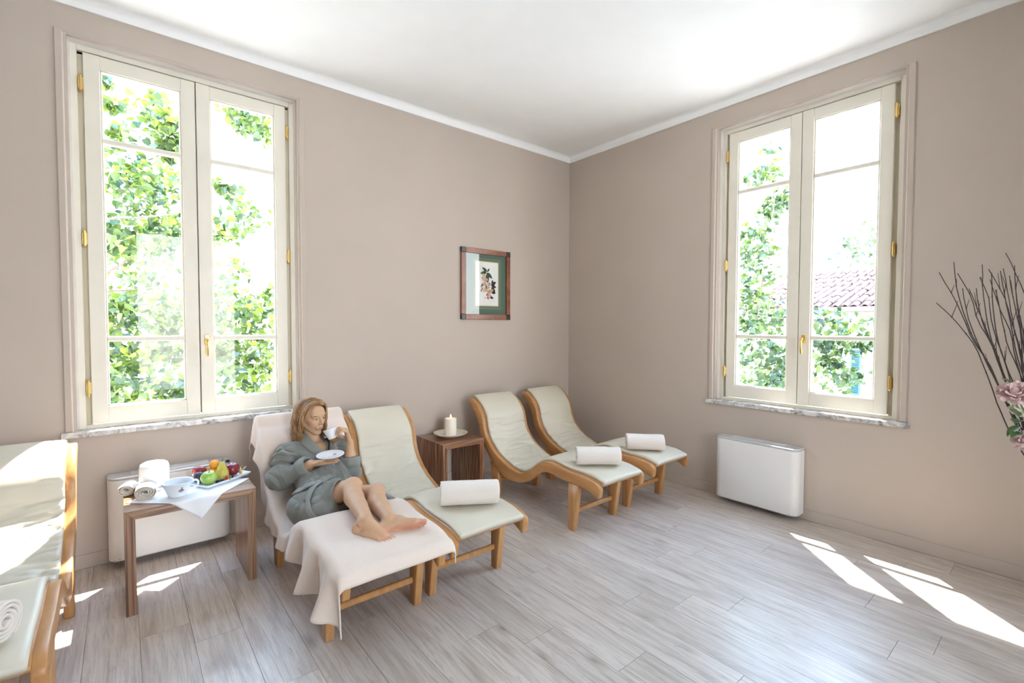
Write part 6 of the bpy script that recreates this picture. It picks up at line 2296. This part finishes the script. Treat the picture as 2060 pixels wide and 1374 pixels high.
# gutter along the eave
obj('gutter', MB().tube([(-0.47, -6.6, 5.13), (-0.47, 6.6, 5.13)], 0.06, 8), M_dark, hs)
slope = math.atan2(1.25, 4.6)
rf = obj('roof', MB().add([(-0.45, -6.6, 5.17), (-0.45, 6.6, 5.17), (4.3, 6.6, 6.46), (4.3, -6.6, 6.46), (9.0, 6.6, 5.17), (9.0, -6.6, 5.17)], [(0, 3, 2, 1), (3, 5, 4, 2)]), M_tile, hs)
tile = MB()
rows = []
for s, r in ((0, 0.098), (0.42, 0.080)):
    rows.append([(s, r * math.cos(a), 0.075 * math.sin(a) * r / 0.098) for a in np.linspace(0, PI, 7)])
tile.grid(rows, smooth=True, flip=True)
tile.grid([rows[0], [(0.0, y * 0.8, z * 0.72) for _, y, z in rows[0]]], flip=False, smooth=False)
tme = tile.mesh('roof_tile')
cnt = 0
ny = 20
for j in range(ny):
    y = 2.35 - j * 0.205
    for i in range(14):
        d = i * 0.345
        x = -0.5 + d * math.cos(slope)
        z = 5.165 + d * math.sin(slope) + 0.012 * (i % 2) + random.uniform(0, .012)
        link('roof_tile', tme, M_tile, rf, (x, y + random.uniform(-.012, .012), z), (0, -slope - 0.03, random.uniform(-.04, .04)))
mb = MB()
for y0, y1 in ((2.5, 6.5), (-6.5, -1.85)):
    nn = int((y1 - y0) / 0.205)
    for j in range(nn):
        y = y0 + 0.1 + j * 0.205
        r0 = [[(-0.5 + s * math.cos(slope), y + 0.095 * math.cos(a), 5.165 + s * math.sin(slope) + 0.07 * math.sin(a)) for a in np.linspace(0, PI, 5)] for s in (0, 4.8)]
        mb.grid(r0, flip=True)
ft = obj('tile_courses', mb, M_tile, rf)
ft['kind'] = 'stuff'
obj('ridge_band', MB().tube([(4.3, -6.6, 6.50), (4.3, 6.6, 6.50)], 0.11, 8), M_dark, hs, label='dark ridge')  # dark grey band along the whole ridge
for y0, y1, z0, z1 in ((-0.16, 0.10, 3.05, 4.16), (0.24, 0.42, 3.3, 4.16)):
    wn = obj('house_window', MB().bbox((-0.03, y0 - .03, z0 - .05), (0.02, y1 + .03, z1 + .03), 0.004), M_hw, hs)
    obj('pane', MB().box((-0.036, y0, z0), (-0.031, y1, z1)), M_pane, wn)
shu = obj('shutter', MB().box((-0.05, -0.36, 2.96), (-0.012, -0.33, 4.2)).box((-0.05, -0.19, 2.96), (-0.012, -0.16, 4.2)).box((-0.05, -0.33, 4.14), (-0.012, -0.19, 4.2)).box((-0.05, -0.33, 2.96), (-0.012, -0.19, 3.04)).box((-0.05, -0.33, 3.55), (-0.012, -0.19, 3.61)), M_shut, hs, label='blue-green louvred shutter')
sl = MB().add([(-0.052, -0.07, -0.012), (-0.052, 0.07, -0.012), (-0.018, 0.07, 0.016), (-0.018, -0.07, 0.016), (-0.050, -0.07, -0.018), (-0.050, 0.07, -0.018), (-0.016, 0.07, 0.010), (-0.016, -0.07, 0.010)],
              [(3, 2, 1, 0), (4, 5, 6, 7), (0, 1, 5, 4), (2, 3, 7, 6)]).mesh('slat')
for i in range(26):
    z = 3.06 + i * 0.0415
    if 3.53 < z < 3.625:
        continue
    link('slat', sl, M_shut, shu, (0, -0.26, z))

# white parasol below, seen through the leaves
M_canv = plain('white_canvas', (0.82, 0.80, 0.75), 0.9, 0.1)
pa = empty('parasol', (6.4, 0.28, -3.2))
tag(pa, 'white peaked parasol canopy glimpsed through the leaves of the slim tree', 'parasol')
mb = MB()
rim = [(0.62 * math.cos(i * PI / 4), 0.62 * math.sin(i * PI / 4), 3.28) for i in range(8)]
mb.add([(0, 0, 3.62)] + rim + [(x * 1.0, y * 1.0, z - 0.10) for x, y, z in rim], [(0, 1 + i, 1 + (i + 1) % 8) for i in range(8)] + [(1 + i, 9 + i, 9 + (i + 1) % 8, 1 + (i + 1) % 8) for i in range(8)])
obj('canopy', mb, M_canv, pa)
obj('pole', MB().tube([(0, 0, 0), (0, 0, 3.64)], 0.03, 10), M_bark, pa)
obj('base', MB().lathe([(0, 0), (0.3, 0), (0.3, 0.06), (0.05, 0.1), (0, 0.1)], n=20), M_dark, pa)
